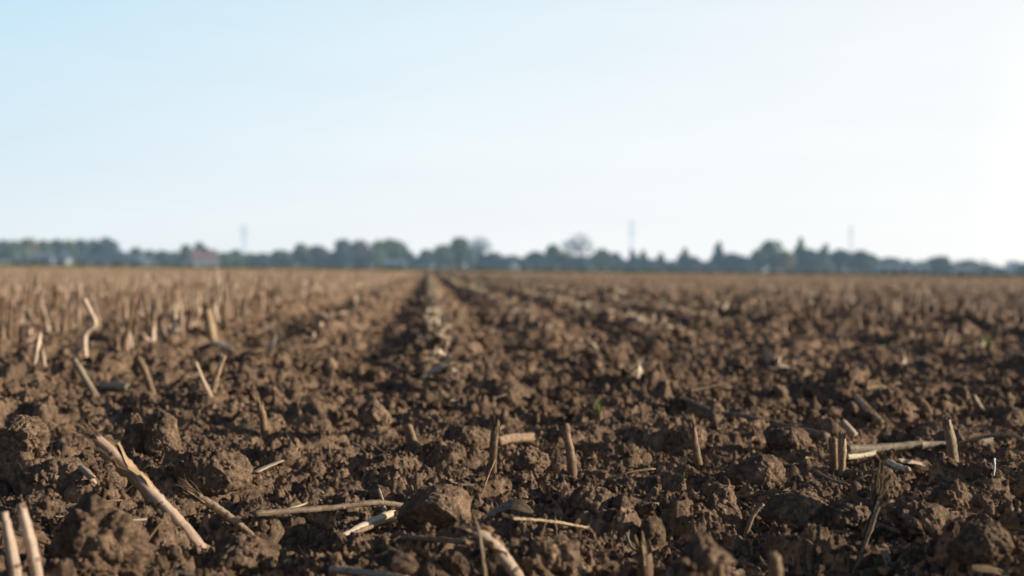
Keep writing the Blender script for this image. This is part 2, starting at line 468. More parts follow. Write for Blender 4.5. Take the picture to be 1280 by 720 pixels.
# the clods one can pick out in the photograph: centre px, bottom py, half width px, ellipsoid, lumpiness, pointedness, label
HERO_CLODS = [
    (114, 738, 58, (1, .8, 1.05), 1.25, .1, 'big knobbly sunlit clod beside the two pink maize stalks', 'knobbly clod beside the two pink stalks'),
    (300, 728, 60, (1, .8, .5), 1.2, 0, 'broad crumbly root clod under the two frayed leaning stalks', 'root clod under the frayed stalks'),
    (548, 668, 55, (1, .9, .66), .30, 0, 'large smooth dark clod shaped like a half loaf', 'half-loaf smooth clod'),
    (163, 572, 24, (.8, .7, 1.15), .6, .4, 'tall upright clod with a blunt top, left of a twin peak', 'blunt upright clod'),
    (200, 576, 27, (.9, .8, 1.2), .6, .7, 'tall peaked sunlit clod, right one of the twin peaks', 'peaked twin clod'),
    (817, 570, 24, (1, .7, .85), .25, .25, 'pyramid-shaped smooth clod with one flat sunlit face', 'pyramid-shaped clod'),
    (265, 618, 48, (1, .8, .66), 1.1, 0, 'broad lumpy clod behind the short frayed stalk', 'broad lumpy clod'),
    (392, 601, 18, (1, .8, .85), .2, 0, 'small rounded clod like a pebble with cracked top', 'pebble-like clod'),
    (72, 612, 34, (1, .8, .65), 1.2, 0, 'rough clod carrying a broken straw piece', 'clod with the straw piece'),
    (945, 612, 37, (1, .8, .72), .9, .1, 'chunky clod with gritty rounded top in the middle right', 'chunky gritty clod'),
    (905, 645, 22, (.8, .8, 1.15), .7, .5, 'small craggy clod with a notched peak', 'craggy notched clod'),
    (1232, 706, 44, (1, .8, .70), .45, 0, 'large smooth oval clod with sunlit rim near the corner', 'smooth oval clod'),
    (1000, 672, 46, (1, .9, .72), .7, .1, 'wide dark clod with fissured face near a thin bent straw', 'wide fissured clod'),
    (1110, 622, 20, (.8, .7, .95), .8, .4, 'upright shaggy clod behind the black-sided stick', 'shaggy upright clod'),
    (1190, 640, 26, (1, .8, .8), .9, .1, 'square-shouldered clod above the smooth oval one', 'square-shouldered clod'),
    (885, 718, 31, (1, .8, .8), 1.1, .3, 'craggy clod rising from the front edge of the soil', 'craggy front clod'),
    (1065, 660, 34, (1, .8, .6), .8, 0, 'sloping clod leaning against the black-sided stick', 'sloping clod'),
    (1150, 668, 40, (1, .8, .55), .9, 0, 'low crumbly clod right of the snapped twig', 'low crumbly clod'),
    (582, 566, 32, (1, .8, .7), .7, 0, 'dark domed clod just left of the splintered stub', 'dark domed clod'),
    (468, 532, 26, (1, .8, .75), .5, 0, 'smooth grey-brown clod beyond the small stub', 'smooth grey clod'),
    (640, 512, 30, (1, .8, .8), .4, .1, 'dark blocky clod in shadow behind the splintered stub', 'dark blocky clod'),
    (862, 560, 24, (1, .8, .7), .6, .1, 'slumped clod with sharp ridge beside the pyramid-shaped one', 'slumped ridge clod'),
    (990, 566, 30, (1, .8, .62), .5, 0, 'low smooth clod under the long lying stalk', 'low smooth clod'),
    (690, 712, 34, (1, .8, .7), 1.1, 0, 'gritty clod right of the torn stalk with the leaf', 'gritty clod by the torn stalk'),
    (440, 705, 38, (1, .8, .55), 1.1, 0, 'flat crumbly clod under the pale cut straw', 'flat crumbly clod'),
    (1268, 540, 26, (1, .8, .7), .5, 0, 'dark clod cut by the frame edge beyond the arched straw', 'dark clod by the arched straw'),
    (25, 560, 30, (1, .8, .7), .9, 0, 'sunlit lumpy clod left of the long frayed stalk', 'sunlit lumpy clod'),
    (820, 452, 17, (1, .8, .9), .4, .2, 'dark blunt clod standing up in the middle distance', 'dark blunt far clod'),
    (735, 640, 30, (1, .8, .55), 1.0, 0, 'low granular clod in the open centre of the soil', 'low granular clod'),
    (660, 590, 26, (1, .8, .6), 1.0, 0, 'small granular clod right of the splintered stub', 'small granular clod'),
]
for i, (px, pb, rw, ell, lump, pt, lab, short) in enumerate(HERO_CLODS):
    p, d = hit(px, min(pb, 735) - rw * ell[2] * 0.25)
    Rr = rw * d / F0
    me = clod_mesh(Rr, 100 + i * 7, 6, ell=ell, lumpy=lump, cuts=5, point=pt)
    g = gz(p.x, p.y)
    o = link('soil_clod', me, loc=(p.x, p.y + Rr * 0.4, g + Rr * ell[2] * 0.35), label=lab, cat='soil clod', group='soil clods on the tilled field')
    q = proj(o.location); LAND.append((q[0], q[1], 'the ' + short))

# ------------------------------------------------------------------ maize stalks
def stalk_obj(name, pts, r0, r1, label, cat, pieces='', seed=0, m=None, sides=16, jag=0.012, flat=1.0, nodes=(), land=None, group=None, bury=0.03):
    """a stem along pts (world space); parts are children of an Empty at its base"""
    rg = np.random.default_rng(seed + 900)
    P = np.array([list(p) for p in pts], float)
    base = P[0].copy()
    if bury: P[0] = P[0] - (P[1] - P[0]) / np.linalg.norm(P[1] - P[0]) * bury
    L = np.linalg.norm(np.diff(P, axis=0), axis=1).sum()
    n = max(16, int(L / 0.006)); n = min(n, 70)
    C = catmull(P, n) - base
    C[1:-1] += rg.normal(0, 0.00035, (n - 2, 3))
    t = np.linspace(0, 1, n)
    rad = r0 + (r1 - r0) * t
    for q in nodes: rad = rad * (1 + 0.22 * np.exp(-((t - q) / 0.014) ** 2)) * (1 - 0.10 * np.exp(-((t - q - 0.03) / 0.02) ** 2))
    rad = rad * (1 + 0.02 * rg.normal(size=n)) * (1 + 0.06 * np.sin(t * L * 60 + seed))
    root = link(name, None, loc=base, label=label, cat=cat, group=group)
    me = mesh_np('stem', *(lambda a: (a[0], a[1], m or M_STRAW, a[2]))(tube(C, rad, sides, flat, jag, seed)), rnd=np.full(len(tube(C, rad, sides, flat, jag, seed)[0]), rg.uniform(.3, .6)))
    link('stem', me, root)
    tdir = (C[-1] - C[-3]); tdir /= np.linalg.norm(tdir)
    for q in nodes:
        k = int(q * (n - 1)); k = min(max(k, 1), n - 2)
        a, b = C[k] - (C[k + 1] - C[k]) * 0.5, C[k] + (C[k + 1] - C[k]) * 0.5
        d_ = (C[k + 1] - C[k]) / np.linalg.norm(C[k + 1] - C[k])
        PP = np.array([C[k] + d_ * s for s in (-.003, -.0015, 0, .0015, .003)])
        V, F, U = tube(PP, rad[k] * np.array([0.97, 1.03, 1.07, 1.03, 0.97]), sides, flat, 0, seed + 3)
        link('joint', mesh_np('joint', V, F, M_NODE, U), root)
    if 'f' in pieces:      # frayed fibres at the torn tip
        mb = MB()
        for k in range(30):
            a = rg.uniform(0, 6.28); off = np.array([math.cos(a), rg.uniform(-.6, .6), math.sin(a)]) * r1 * 0.8
            ln = rg.uniform(0.015, 0.045)
            v = tdir + rg.normal(0, 0.22, 3) + off / r1 * 0.25; v /= np.linalg.norm(v)
            P3 = catmull([C[-1] + off - tdir * 0.012, C[-1] + off + v * ln * 0.6, C[-1] + off + v * ln + rg.normal(0, 0.005, 3)], 7)
            V, F, U = tube(P3, np.linspace(0.0011, 0.0003, 7) * rg.uniform(.7, 1.5), 4, 0.6)
            mb.add(V, F, U, rg.uniform(0.2, 0.9))
        link('frayed_fibres', mb.mesh('frayed_fibres', M_STRAW), root)
    if 's' in pieces:      # torn leaf sheath wrapped round the middle
        for k in range(3):
            i0 = int(n * rg.uniform(0.38, 0.48)); i1 = int(n * rg.uniform(0.72, 0.95))
            a = k * 2.1 + rg.uniform(0, 1)
            off = np.array([math.cos(a), 0.4 * math.sin(a), math.sin(a)])
            idx = np.linspace(i0, i1, 16).astype(int)
            tt = np.linspace(0, 1, 16)
            P3 = C[idx] + off[None] * (rad[idx] * (1.1 + 0.9 * tt ** 2))[:, None] + rg.normal(0, 0.0008, (16, 3))
            w = rad[i0] * (1.25 * np.sin(np.pi * (0.12 + 0.83 * tt)) + 0.08)
            V, F, U = ribbon(P3, w, seed + k, cup=-0.55, across=5, twist=0.5, up=tuple(off))
            link('leaf_sheath', mesh_np('leaf_sheath', V, F, M_SHEATH, U), root)
    if 'l' in pieces:      # a dry blade hanging from it
        i0 = int(n * 0.7)
        v = rg.normal(0, 1, 3); v[2] = 0.3; v /= np.linalg.norm(v); ln = L * 0.5
        P3 = catmull([C[i0], C[i0] + v * ln * 0.5 + [0, 0, ln * 0.1], C[i0] + v * ln - [0, 0, ln * 0.3]], 14)
        V, F, U = ribbon(P3, r0 * 1.1 * np.sin(np.pi * np.linspace(0.15, 0.97, 14)), seed, 0.3)
        link('leaf_blade', mesh_np('leaf_blade', V, F, M_SHEATH, U), root)
    if 'p' in pieces:      # split slivers standing from the cut top
        mb = MB()
        for k in range(5):
            a = k * 1.256 + rg.uniform(-.3, .3); off = np.array([math.cos(a), math.sin(a), 0]) * r1 * 0.85
            ln = rg.uniform(0.2, 0.8) * r1 * 4
            v = tdir + off / r1 * rg.uniform(0, .35)
            P3 = np.array([C[-1] + off - tdir * 0.02, C[-1] + off, C[-1] + off + v * ln * 0.5, C[-1] + off + v * ln])
            P3 = catmull(P3, 8)
            V, F, U = ribbon(P3, r1 * 0.5 * np.linspace(1, 0.15, 8), seed + k, -0.4, 3, 0.1, up=tuple(off))
            mb.add(V, F, U, rg.uniform(.2, .8))
        link('splinter', mb.mesh('splinter', m or M_STRAW), root)
    if land:
        c = base + C[n // 2]; q = proj(c); LAND.append((q[0], q[1], 'the ' + land))
    return root

def stalk_px(name, pix, rpx, label, cat, lean=0.0, depth_add=0.0, lying=False, **kw):
    """pix: pixels from base to tip; a standing stem keeps the depth of its foot, a lying one follows the ground"""
    p0, d0 = hit(*pix[0])
    pts = []
    for i, q in enumerate(pix):
        if lying:
            p, d = hit(q[0], q[1] + 2); p = Vector((p.x, p.y, p.z)); pts.append((p, d))
        else:
            d = d0 + depth_add + lean * i / (len(pix) - 1)
            pts.append((at(q[0], q[1], d), d))
    if lying:   # lies on the clods: straight in plan and never below what it rests on
        ds = np.linspace(pts[0][1], pts[-1][1], len(pts))
        pts = [(at(q[0], q[1], float(d) * 0.982), float(d) * 0.982) for q, d in zip(pix, ds)]
    r0, r1 = (rpx if isinstance(rpx, tuple) else (rpx, rpx * 0.85))
    return stalk_obj(name, [p for p, _ in pts], r0 * pts[0][1] / F0, r1 * pts[-1][1] / F0, label, cat, bury=0.0 if lying else 0.03, **kw)

stalk_px('maize_stalk', [(238, 670), (218, 645), (194, 620), (165, 590), (138, 562), (118, 545)], (8.2, 5.2), 'long pale leaning maize stalk with frayed tip and torn sheath', 'maize stalk', pieces='fs', seed=1, m=M_PINK, nodes=(0.36, 0.80), land='long frayed stalk', lean=-0.05)
stalk_px('maize_stalk', [(322, 676), (300, 656), (270, 634), (244, 619)], (4.2, 5), 'thinner leaning maize stalk with a split frayed end', 'maize stalk', pieces='fp', seed=2, m=M_STRAW, nodes=(0.35,), land='thinner leaning stalk', jag=0.02)
stalk_px('maize_stalk', [(46, 728), (42, 700), (33, 660), (25, 630)], (8.5, 6), 'taller of two pinkish cut maize stalks in the near corner', 'maize stalk', seed=3, m=M_PINK, nodes=(0.34, 0.97), land='taller pink stalk', jag=0.0)
stalk_px('maize_stalk', [(20, 728), (17, 705), (11, 670), (5, 640)], (9, 5), 'shorter pinkish cut maize stalk at the very left edge', 'maize stalk', seed=4, m=M_PINK, nodes=(0.35,), land='shorter pink stalk', jag=0.0)
stalk_px('maize_stalk', [(656, 735), (636, 705), (612, 675), (588, 664)], (8.5, 6), 'thick torn maize stalk stump with peeling sheath at the front edge', 'maize stalk', pieces='sp', seed=5, m=M_LIT, nodes=(0.3,), land='thick torn stalk', jag=0.03)
stalk_px('straw_sliver', [(606, 712), (603, 690), (598, 662), (592, 643)], (4.5, 2), 'dark upright sliver standing against the thick torn stalk', 'straw sliver', seed=6, m=M_GREY, jag=0.01, depth_add=-0.03, flat=0.5, land='dark upright sliver')
stalk_px('lying_straw', [(318, 642), (370, 638), (420, 634), (470, 628), (505, 632)], 4.0, 'long grey-green straw lying level behind the broken bits', 'lying straw', lying=True, seed=7, m=M_GREY, nodes=(0.55,), land='long level straw')
stalk_px('lying_straw', [(428, 672), (450, 660), (470, 650), (492, 641)], (5, 4.5), 'thick pale cut straw pointing up to the right', 'lying straw', lying=True, seed=8, m=M_PALE, land='thick pale cut straw', jag=0.01)
stalk_px('lying_straw', [(440, 668), (465, 658), (495, 650)], (3, 2.5), 'thin straw lying against the thick pale cut one', 'lying straw', lying=True, seed=9, m=M_STRAW)
stalk_px('lying_straw', [(505, 672), (545, 674), (585, 678)], (3.4, 3.2), 'thin tan straw lying in front of the half-loaf smooth clod', 'lying straw', lying=True, seed=10, m=M_STRAW, land='thin tan straw')
stalk_px('lying_straw', [(415, 712), (455, 716), (510, 724)], (5, 4.5), 'pale straw along the front edge below the flat crumbly clod', 'lying straw', lying=True, seed=11, m=M_PALE, land='front-edge straw')
stalk_px('stalk_stub', [(806, 735), (806, 705), (804, 688)], (10, 9), 'jagged split maize stub at the front edge right of centre', 'stalk stub', pieces='p', seed=12, m=M_STUB, jag=0.02, land='jagged split stub')
stalk_px('stalk_stub', [(970, 735), (969, 710), (967, 692)], (9, 8), 'thick blurred maize stub at the front edge with flat cut top', 'stalk stub', seed=13, m=M_STRAW, jag=0.006, land='thick flat-cut stub')
stalk_px('stalk_stub', [(900, 735), (899, 716), (897, 706)], (6, 6), 'tiny maize stub barely showing at the front edge', 'stalk stub', seed=14, m=M_STUB, jag=0.006)
stalk_px('stalk_stub', [(616, 594), (617, 570), (618, 548), (621, 530)], (6, 4.5), 'splintered upright stub with several split slivers', 'stalk stub', pieces='p', seed=15, m=M_STUB, jag=0.02, land='splintered stub')
stalk_px('straw_sliver', [(604, 612), (610, 596), (618, 576)], (3, 2), 'forked pale sliver hanging off the splintered stub', 'straw sliver', seed=16, m=M_STRAW, flat=0.4, depth_add=-0.02)
stalk_px('lying_straw', [(622, 552), (640, 548), (664, 547)], (6, 6), 'short thick stem piece lying right behind the splintered stub', 'lying straw', lying=True, seed=18, m=M_STRAW, land='short thick stem piece')
stalk_px('lying_straw', [(620, 538), (640, 526), (662, 512)], (3.2, 2.4), 'stiff sliver pointing up right from the splintered stub', 'lying straw', lying=True, seed=17, m=M_STUB, flat=0.6)
stalk_px('stalk_stub', [(715, 590), (713, 568), (709, 548), (707, 531)], (6, 5), 'slim upright tan stub with a slanted top in the centre', 'stalk stub', seed=19, m=M_STUB, jag=0.012, land='slim upright stub')
stalk_px('stalk_stub', [(518, 566), (515, 548), (509, 529)], (7.5, 4.5), 'short blunt stub with a bark-like skin left of the splintered one', 'stalk stub', seed=20, m=M_STUB, jag=0.01, land='short blunt stub')
stalk_px('stalk_stub', [(331, 544), (329, 525), (325, 504)], (5.5, 4), 'yellow stub standing alone behind the broad lumpy clod', 'stalk stub', pieces='p', seed=21, m=M_SHEATH, jag=0.015, land='yellow stub')
stalk_px('stalk_stub', [(1043, 586), (1042, 566), (1041, 547)], (5.5, 5), 'left half of the paired brown stubs', 'stalk stub', seed=22, m=M_STUB, jag=0.008, land='paired brown stubs')
stalk_px('stalk_stub', [(1052, 588), (1053, 566), (1053, 545)], (5, 4.5), 'right half of the paired brown stubs with torn foot', 'stalk stub', pieces='p', seed=23, m=M_STUB, jag=0.01)
stalk_px('stalk_stub', [(1191, 570), (1188, 548), (1183, 525)], (6.5, 5.5), 'pale stub leaning left beside the long lying stalk', 'stalk stub', pieces='p', seed=24, m=M_STRAW, jag=0.01, land='pale leaning stub')
stalk_px('stalk_stub', [(874, 586), (870, 560), (866, 534)], (5, 4), 'brown peeling stub left of the low smooth clod', 'stalk stub', pieces='p', seed=25, m=M_STUB, jag=0.012, land='brown peeling stub')
stalk_px('lying_stalk', [(1058, 562), (1100, 560), (1150, 556), (1200, 556), (1240, 551)], (5.8, 4.5), 'thick maize stalk lying level behind the paired stubs', 'lying stalk', lying=True, seed=26, m=M_GREY, nodes=(0.5,), land='thick lying stalk')
stalk_px('lying_stalk', [(1032, 546), (985, 535), (930, 522), (890, 514), (858, 500)], (6, 3), 'long thin maize stalk lying slanted in the middle right', 'lying stalk', lying=True, seed=27, m=M_GREY, nodes=(0.4, 0.7), land='long slanted stalk')
stalk_px('lying_stalk', [(1195, 556), (1230, 546), (1262, 544), (1285, 552)], (2.6, 2), 'arched flat straw at the right edge over dark clods', 'lying stalk', lying=True, seed=28, m=M_STRAW, land='arched straw')
stalk_px('lying_straw', [(1058, 571), (1075, 570), (1094, 566)], (3.5, 3), 'short pale chip just in front of the thick lying stalk', 'lying straw', lying=True, seed=29, m=M_PALE)
stalk_px('lying_straw', [(1110, 578), (1122, 584), (1136, 588)], (4.5, 4), 'pale stub of straw in front of the thick lying stalk', 'lying straw', lying=True, seed=30, m=M_PALE)
stalk_px('lying_straw', [(1124, 576), (1138, 577), (1153, 580)], (4.5, 4), 'broad bleached leaf scrap in front of the thick lying stalk', 'lying straw', lying=True, seed=31, m=M_PALE, flat=0.3)
stalk_px('straw_sliver', [(932, 670), (938, 652), (946, 638), (954, 630)], (3, 2.2), 'thin bent pinkish straw standing beside the wide fissured clod', 'straw sliver', seed=32, m=M_PINK, land='thin bent straw', jag=0.004)
stalk_px('dry_stick', [(1068, 712), (1078, 680), (1088, 650), (1098, 617)], (4, 6), 'black-sided flat stick leaning right with frayed top', 'stick', pieces='f', seed=33, m=M_BLACK, flat=0.45, land='black-sided stick')
stalk_px('straw_sliver', [(1070, 710), (1081, 682), (1090, 658), (1099, 634), (1113, 627)], (2.5, 2), 'pale wiry stem hugging the black-sided stick', 'straw sliver', seed=34, m=M_STRAW, depth_add=-0.03)
stalk_px('lying_straw', [(1092, 652), (1108, 659), (1127, 665)], (2.0, 3.2), 'snapped twig branching right of the black-sided stick', 'lying straw', lying=True, seed=35, m=M_STRAW, land='snapped twig')
stalk_px('leaf_blade', [(265, 496), (256, 478), (245, 452)], (4.5, 2.5), 'bright bleached blade standing left of a crossing stem', 'dry leaf', seed=36, m=M_PALE, flat=0.35, land='bright bleached blade', jag=0.0)
stalk_px('straw_sliver', [(266, 490), (272, 468), (280, 444)], (4, 3), 'brown stem rising right of the bright bleached blade', 'straw sliver', seed=37, m=M_STRAW)
stalk_px('straw_sliver', [(119, 495), (106, 472), (91, 447)], (5, 3.5), 'grey straw leaning left in the left middle ground', 'straw sliver', seed=38, m=M_GREY, land='grey leaning straw')
stalk_px('straw_sliver', [(189, 488), (182, 466), (172, 446)], (5, 4), 'stout tan straw leaning left past the grey one', 'straw sliver', seed=39, m=M_STRAW, land='stout tan straw')
stalk_px('maize_stalk', [(107, 447), (106, 420), (118, 405), (113, 390), (104, 372)], (3.8, 2.6), 'zigzag bent maize stalk with a pale elbow', 'maize stalk', seed=40, m=M_LIT, land='zigzag bent stalk')
stalk_px('maize_stalk', [(266, 428), (262, 405), (258, 388)], (7, 6), 'stout tan maize stub with a fallen leaf at its foot', 'maize stalk', seed=41, m=M_SHEATH, land='stout tan stub')
stalk_px('lying_straw', [(266, 428), (276, 431), (290, 437)], (5.5, 4), 'bright curled leaf lying at the foot of a stout stub', 'lying straw', lying=True, seed=42, m=M_PALE, flat=0.4)
stalk_px('lying_straw', [(130, 484), (145, 482), (160, 484)], (5.5, 5), 'pale yellow straw lump lying on dark soil', 'lying straw', lying=True, seed=43, m=M_PALE, land='pale yellow straw lump')
stalk_px('lying_straw', [(92, 577), (104, 587), (117, 600)], (3.5, 5), 'broken straw piece poking out of a rough clod', 'lying straw', lying=True, seed=44, m=M_PALE, land='broken straw piece')
stalk_px('straw_sliver', [(176, 690), (190, 668), (204, 650)], (3, 4), 'brown split leaf propped under the long frayed stalk', 'straw sliver', seed=45, m=M_SHEATH, flat=0.4)
stalk_px('lying_straw', [(1100, 528), (1085, 512), (1070, 496)], (5, 4), 'blurred pale straw slanting behind the thick lying stalk', 'lying straw', lying=True, seed=46, m=M_STRAW, land='blurred slanting straw')
stalk_px('lying_straw', [(1068, 545), (1060, 535), (1052, 527)], (5.5, 5), 'pale stem end beside the paired brown stubs', 'lying straw', lying=True, seed=47, m=M_PALE)
stalk_px('straw_sliver', [(1226, 512), (1220, 502), (1215, 492)], (5, 3), 'small pale stub tip in the right middle ground', 'straw sliver', seed=48, m=M_STRAW)
stalk_px('pale_flake', [(1242, 594), (1243, 583), (1243, 573)], (4.5, 4.5), 'small bright white flake standing on edge in the soil', 'pale flake', seed=49, m=M_FLAKE, flat=0.3, jag=0, land='bright white flake')
stalk_px('lying_straw', [(640, 648), (690, 652), (735, 660)], (2.2, 2), 'very thin straw crossing the open granular soil', 'lying straw', lying=True, seed=50, m=M_STRAW)
stalk_px('lying_straw', [(1020, 590), (1040, 600), (1060, 606)], (2.2, 2), 'thin grey straw in front of the paired brown stubs', 'lying straw', lying=True, seed=51, m=M_GREY)
stalk_px('lying_straw', [(916, 622), (950, 618), (985, 612)], (2, 2), 'thin dark straw crossing the chunky gritty clod', 'lying straw', lying=True, seed=52, m=M_GREY)
stalk_px('lying_straw', [(320, 590), (337, 582), (352, 576)], (5, 4), 'flat pale leaf strip beyond the broad lumpy clod', 'lying straw', lying=True, seed=53, m=M_PALE, flat=0.35, land='flat pale leaf strip')

# a bright patch of litter far out and row streaks are made of real leaf scraps further below
# green sprouts
def sprout(px, py, hpx, n, label, seed):
    p, d = hit(px, py); rg = np.random.default_rng(seed)
    root = link('green_sprout', None, loc=p, label=label, cat='seedling', group='green seedlings in the soil')
    for k in range(n):
        a = rg.uniform(0, 6.28); L = hpx * d / F0 * rg.uniform(.7, 1.1)
        v = np.array([math.cos(a), math.sin(a), 0]) * L * rg.uniform(.15, .5)
        P3 = catmull([[0, 0, -0.005], v * 0.35 + [0, 0, L * 0.6], v + [0, 0, L]], 9)
        V, F, U = ribbon(P3, L * 0.055 * np.sin(np.pi * np.linspace(.25, .98, 9)), seed + k, 0.3, 2, 0.3, up=(0.2, -1, .2))
        link('blade', mesh_np('blade', V, F, M_SPROUT, U), root)
    LAND.append((px, py - 5, 'the ' + label.split(' with')[0].split(' beside')[0]))
sprout(1057, 708, 24, 3, 'green seedling beside the black-sided stick', 1)
sprout(1094, 712, 20, 3, 'small green seedling with pink base in front of the low crumbly clod', 2)
sprout(1152, 700, 14, 4, 'tiny bright green leafy seedling', 3)
sprout(748, 520, 26, 5, 'blurred green weed behind the slim upright stub', 4)
sprout(856, 600, 14, 3, 'yellow-green weed below the brown peeling stub', 5)
sprout(1234, 440, 26, 5, 'yellowish weed in the right middle distance', 6)

# ------------------------------------------------------------------ loose clods: 230 individuals, then uncounted crumbs
LIB = []
for i in range(14):
    rg = np.random.default_rng(300 + i)
    kind = ['knobbly', 'smooth', 'pointed', 'flat', 'crumbly', 'blocky', 'rounded'][i % 7]
    kw = dict(knobbly=dict(lumpy=1.2, ell=(1, .85, .8)), smooth=dict(lumpy=.3, ell=(1, .8, .7)), pointed=dict(lumpy=.7, ell=(.9, .8, 1.0), point=.5),
              flat=dict(lumpy=.8, ell=(1, .85, .5)), crumbly=dict(lumpy=1.35, ell=(1, .9, .75)), blocky=dict(lumpy=.45, ell=(1, .9, .85), cuts=10), rounded=dict(lumpy=.55, ell=(1, .9, .85), cuts=2))[kind]
    LIB.append((kind, clod_mesh(0.05, 400 + i * 3, 5 if i > 6 else 6, **kw)))

cl = []
rg = np.random.default_rng(55)
tries = 0
while len(cl) < 232 and tries < 20000:
    tries += 1
    d = 1.9 * math.exp(rg.uniform(0, 1.55)); a = rg.uniform(-0.36, 0.36)
    x, y = d * math.tan(a), d
    Rr = 0.014 + 0.032 * rg.beta(1.3, 3.0) + 0.010 * (d > 4)
    q = proj((x, y, 0))
    if not (0 < q[0] < 1280 and 360 < q[1] < 730): continue
    if Rr * F0 / d < 7: continue
    if any((x - b[0]) ** 2 + (y - b[1]) ** 2 < (0.85 * (Rr + b[2])) ** 2 for b in cl): continue
    if any(abs(q[0] - l[0]) < 26 and -34 < q[1] - l[1] < 55 for l in LAND): continue
    cl.append((x, y, Rr, d))
zz = ground(np.array([c[0] for c in cl]), np.array([c[1] for c in cl]))
ITEMS = {}
for (x, y, Rr, d), z in zip(cl, zz):
    k = int(rg.integers(len(LIB))); kind, me = LIB[k]
    o = put_clod(me, (x, y, z + Rr * rg.uniform(0.0, .3)), rg.uniform(0, 6.28), 0, tilt=(rg.normal(0, .35), rg.normal(0, .35)))
    s = Rr / 0.05; o.scale = (s * rg.uniform(.9, 1.15), s * rg.uniform(.9, 1.1), s * rg.uniform(.8, 1.1))
    q = proj(o.location)
    size = 'large' if Rr > 0.040 else 'middling' if Rr > 0.026 else 'small'
    ITEMS.setdefault('clod', []).append((o, q[0], q[1], f'{size} {kind} soil clod'))

def scatter(name, n, dmin, dmax, rfun, sub, seed, amax=0.42, lift=0.3, nlib=8, label=''):
    """uncounted crumbs: points carrying real crumb meshes"""
    rg = np.random.default_rng(seed)
    N, F = ICO[sub]
    lib = bpy.data.collections.new(name + '_kinds')
    for k in range(nlib):
        V = clod_verts(N, 0.05, 700 + seed * 11 + k, lumpy=(.15, .35, 1.0, .2)[k % 4], ell=((1, .85, .75), (1, .7, .55), (1, .9, .85))[k % 3], cuts=11) / 0.05
        lib.objects.link(bpy.data.objects.new('soil_crumb', mesh_np('soil_crumb', V, F, M_CRUMB)))
    d = dmin * np.exp(rg.uniform(0, 1, n) ** 0.9 * math.log(dmax / dmin)); a = rg.uniform(-amax, amax, n)
    x = d * np.tan(a); y = d
    r = rfun(rg, d); z = ground(x, y) + r * lift
    me = bpy.data.meshes.new(name); me.vertices.add(n)
    me.vertices.foreach_set('co', np.stack([x, y, z], 1).astype(np.float32).ravel())
    at_ = me.attributes.new('size', 'FLOAT_VECTOR', 'POINT'); at_.data.foreach_set('vector', (r[:, None] * rg.uniform(.75, 1.25, (n, 3))).astype(np.float32).ravel())
    at_ = me.attributes.new('turn', 'FLOAT_VECTOR', 'POINT'); at_.data.foreach_set('vector', rg.uniform(0, 6.28, (n, 3)).astype(np.float32).ravel())
    o = link(name, me, kind='stuff', label=label, cat='soil crumbs')
    ng = bpy.data.node_groups.new(name, 'GeometryNodeTree')
    ng.interface.new_socket('Geometry', in_out='INPUT', socket_type='NodeSocketGeometry'); ng.interface.new_socket('Geometry', in_out='OUTPUT', socket_type='NodeSocketGeometry')
    gi = ng.nodes.new('NodeGroupInput'); go = ng.nodes.new('NodeGroupOutput')
    ip = ng.nodes.new('GeometryNodeInstanceOnPoints'); ci = ng.nodes.new('GeometryNodeCollectionInfo')
    ci.inputs['Collection'].default_value = lib; ci.inputs['Separate Children'].default_value = True; ci.inputs['Reset Children'].default_value = True
    ip.inputs['Pick Instance'].default_value = True
    def attr(nm):
        q = ng.nodes.new('GeometryNodeInputNamedAttribute'); q.data_type = 'FLOAT_VECTOR'; q.inputs['Name'].default_value = nm; return q.outputs['Attribute']
    er = ng.nodes.new('FunctionNodeEulerToRotation'); ng.links.new(attr('turn'), er.inputs[0])
    ng.links.new(gi.outputs[0], ip.inputs['Points']); ng.links.new(ci.outputs[0], ip.inputs['Instance'])
    ng.links.new(er.outputs[0], ip.inputs['Rotation']); ng.links.new(attr('size'), ip.inputs['Scale']); ng.links.new(ip.outputs[0], go.inputs[0])
    md = o.modifiers.new('crumbs', 'NODES'); md.node_group = ng
B = lambda g, d, a, b: g.beta(a, b, len(d))
scatter('soil_crumbs', 21000, 1.75, 6.5, lambda g, d: 0.0035 + 0.013 * B(g, d, 1.1, 3.6), 4, 1, label='loose brown soil crumbs scattered over the near field')
scatter('fine_soil_crumbs', 30000, 1.75, 4.6, lambda g, d: 0.0014 + 0.0032 * B(g, d, 1.2, 2.5), 2, 2, label='fine soil grains between the near clods')
scatter('soil_rubble', 20000, 4.2, 16.0, lambda g, d: 0.006 + 0.032 * B(g, d, 1.1, 3.4), 3, 3, label='broken soil rubble covering the middle of the field')
scatter('distant_soil_rubble', 22000, 11.0, 80.0, lambda g, d: 0.020 + 0.060 * B(g, d, 1.2, 3), 2, 4, lift=0.1, label='soil rubble in the distance toward the tree line')

# ------------------------------------------------------------------ stubble
def zone(u):
    """how much standing stubble: (density, mean height, sd)"""
    if u < -1.2: return 0.95, 0.155, 0.05
    if u < 2.2: return 0.20, 0.05, 0.02
    if u < 4.2: return 0.35, 0.07, 0.03
    return 0.75, 0.12, 0.04

def stub_template(seed, sides, rings, jag):
    P = np.zeros((rings, 3)); P[:, 2] = np.linspace(0, 1, rings)
    rg = np.random.default_rng(seed)
    P[:, 0] = 0.05 * rg.normal() * P[:, 2] ** 2
    V, F, U = tube(P, np.linspace(1.1, .85, rings), sides, 1, jag, seed)
    return V, F, U

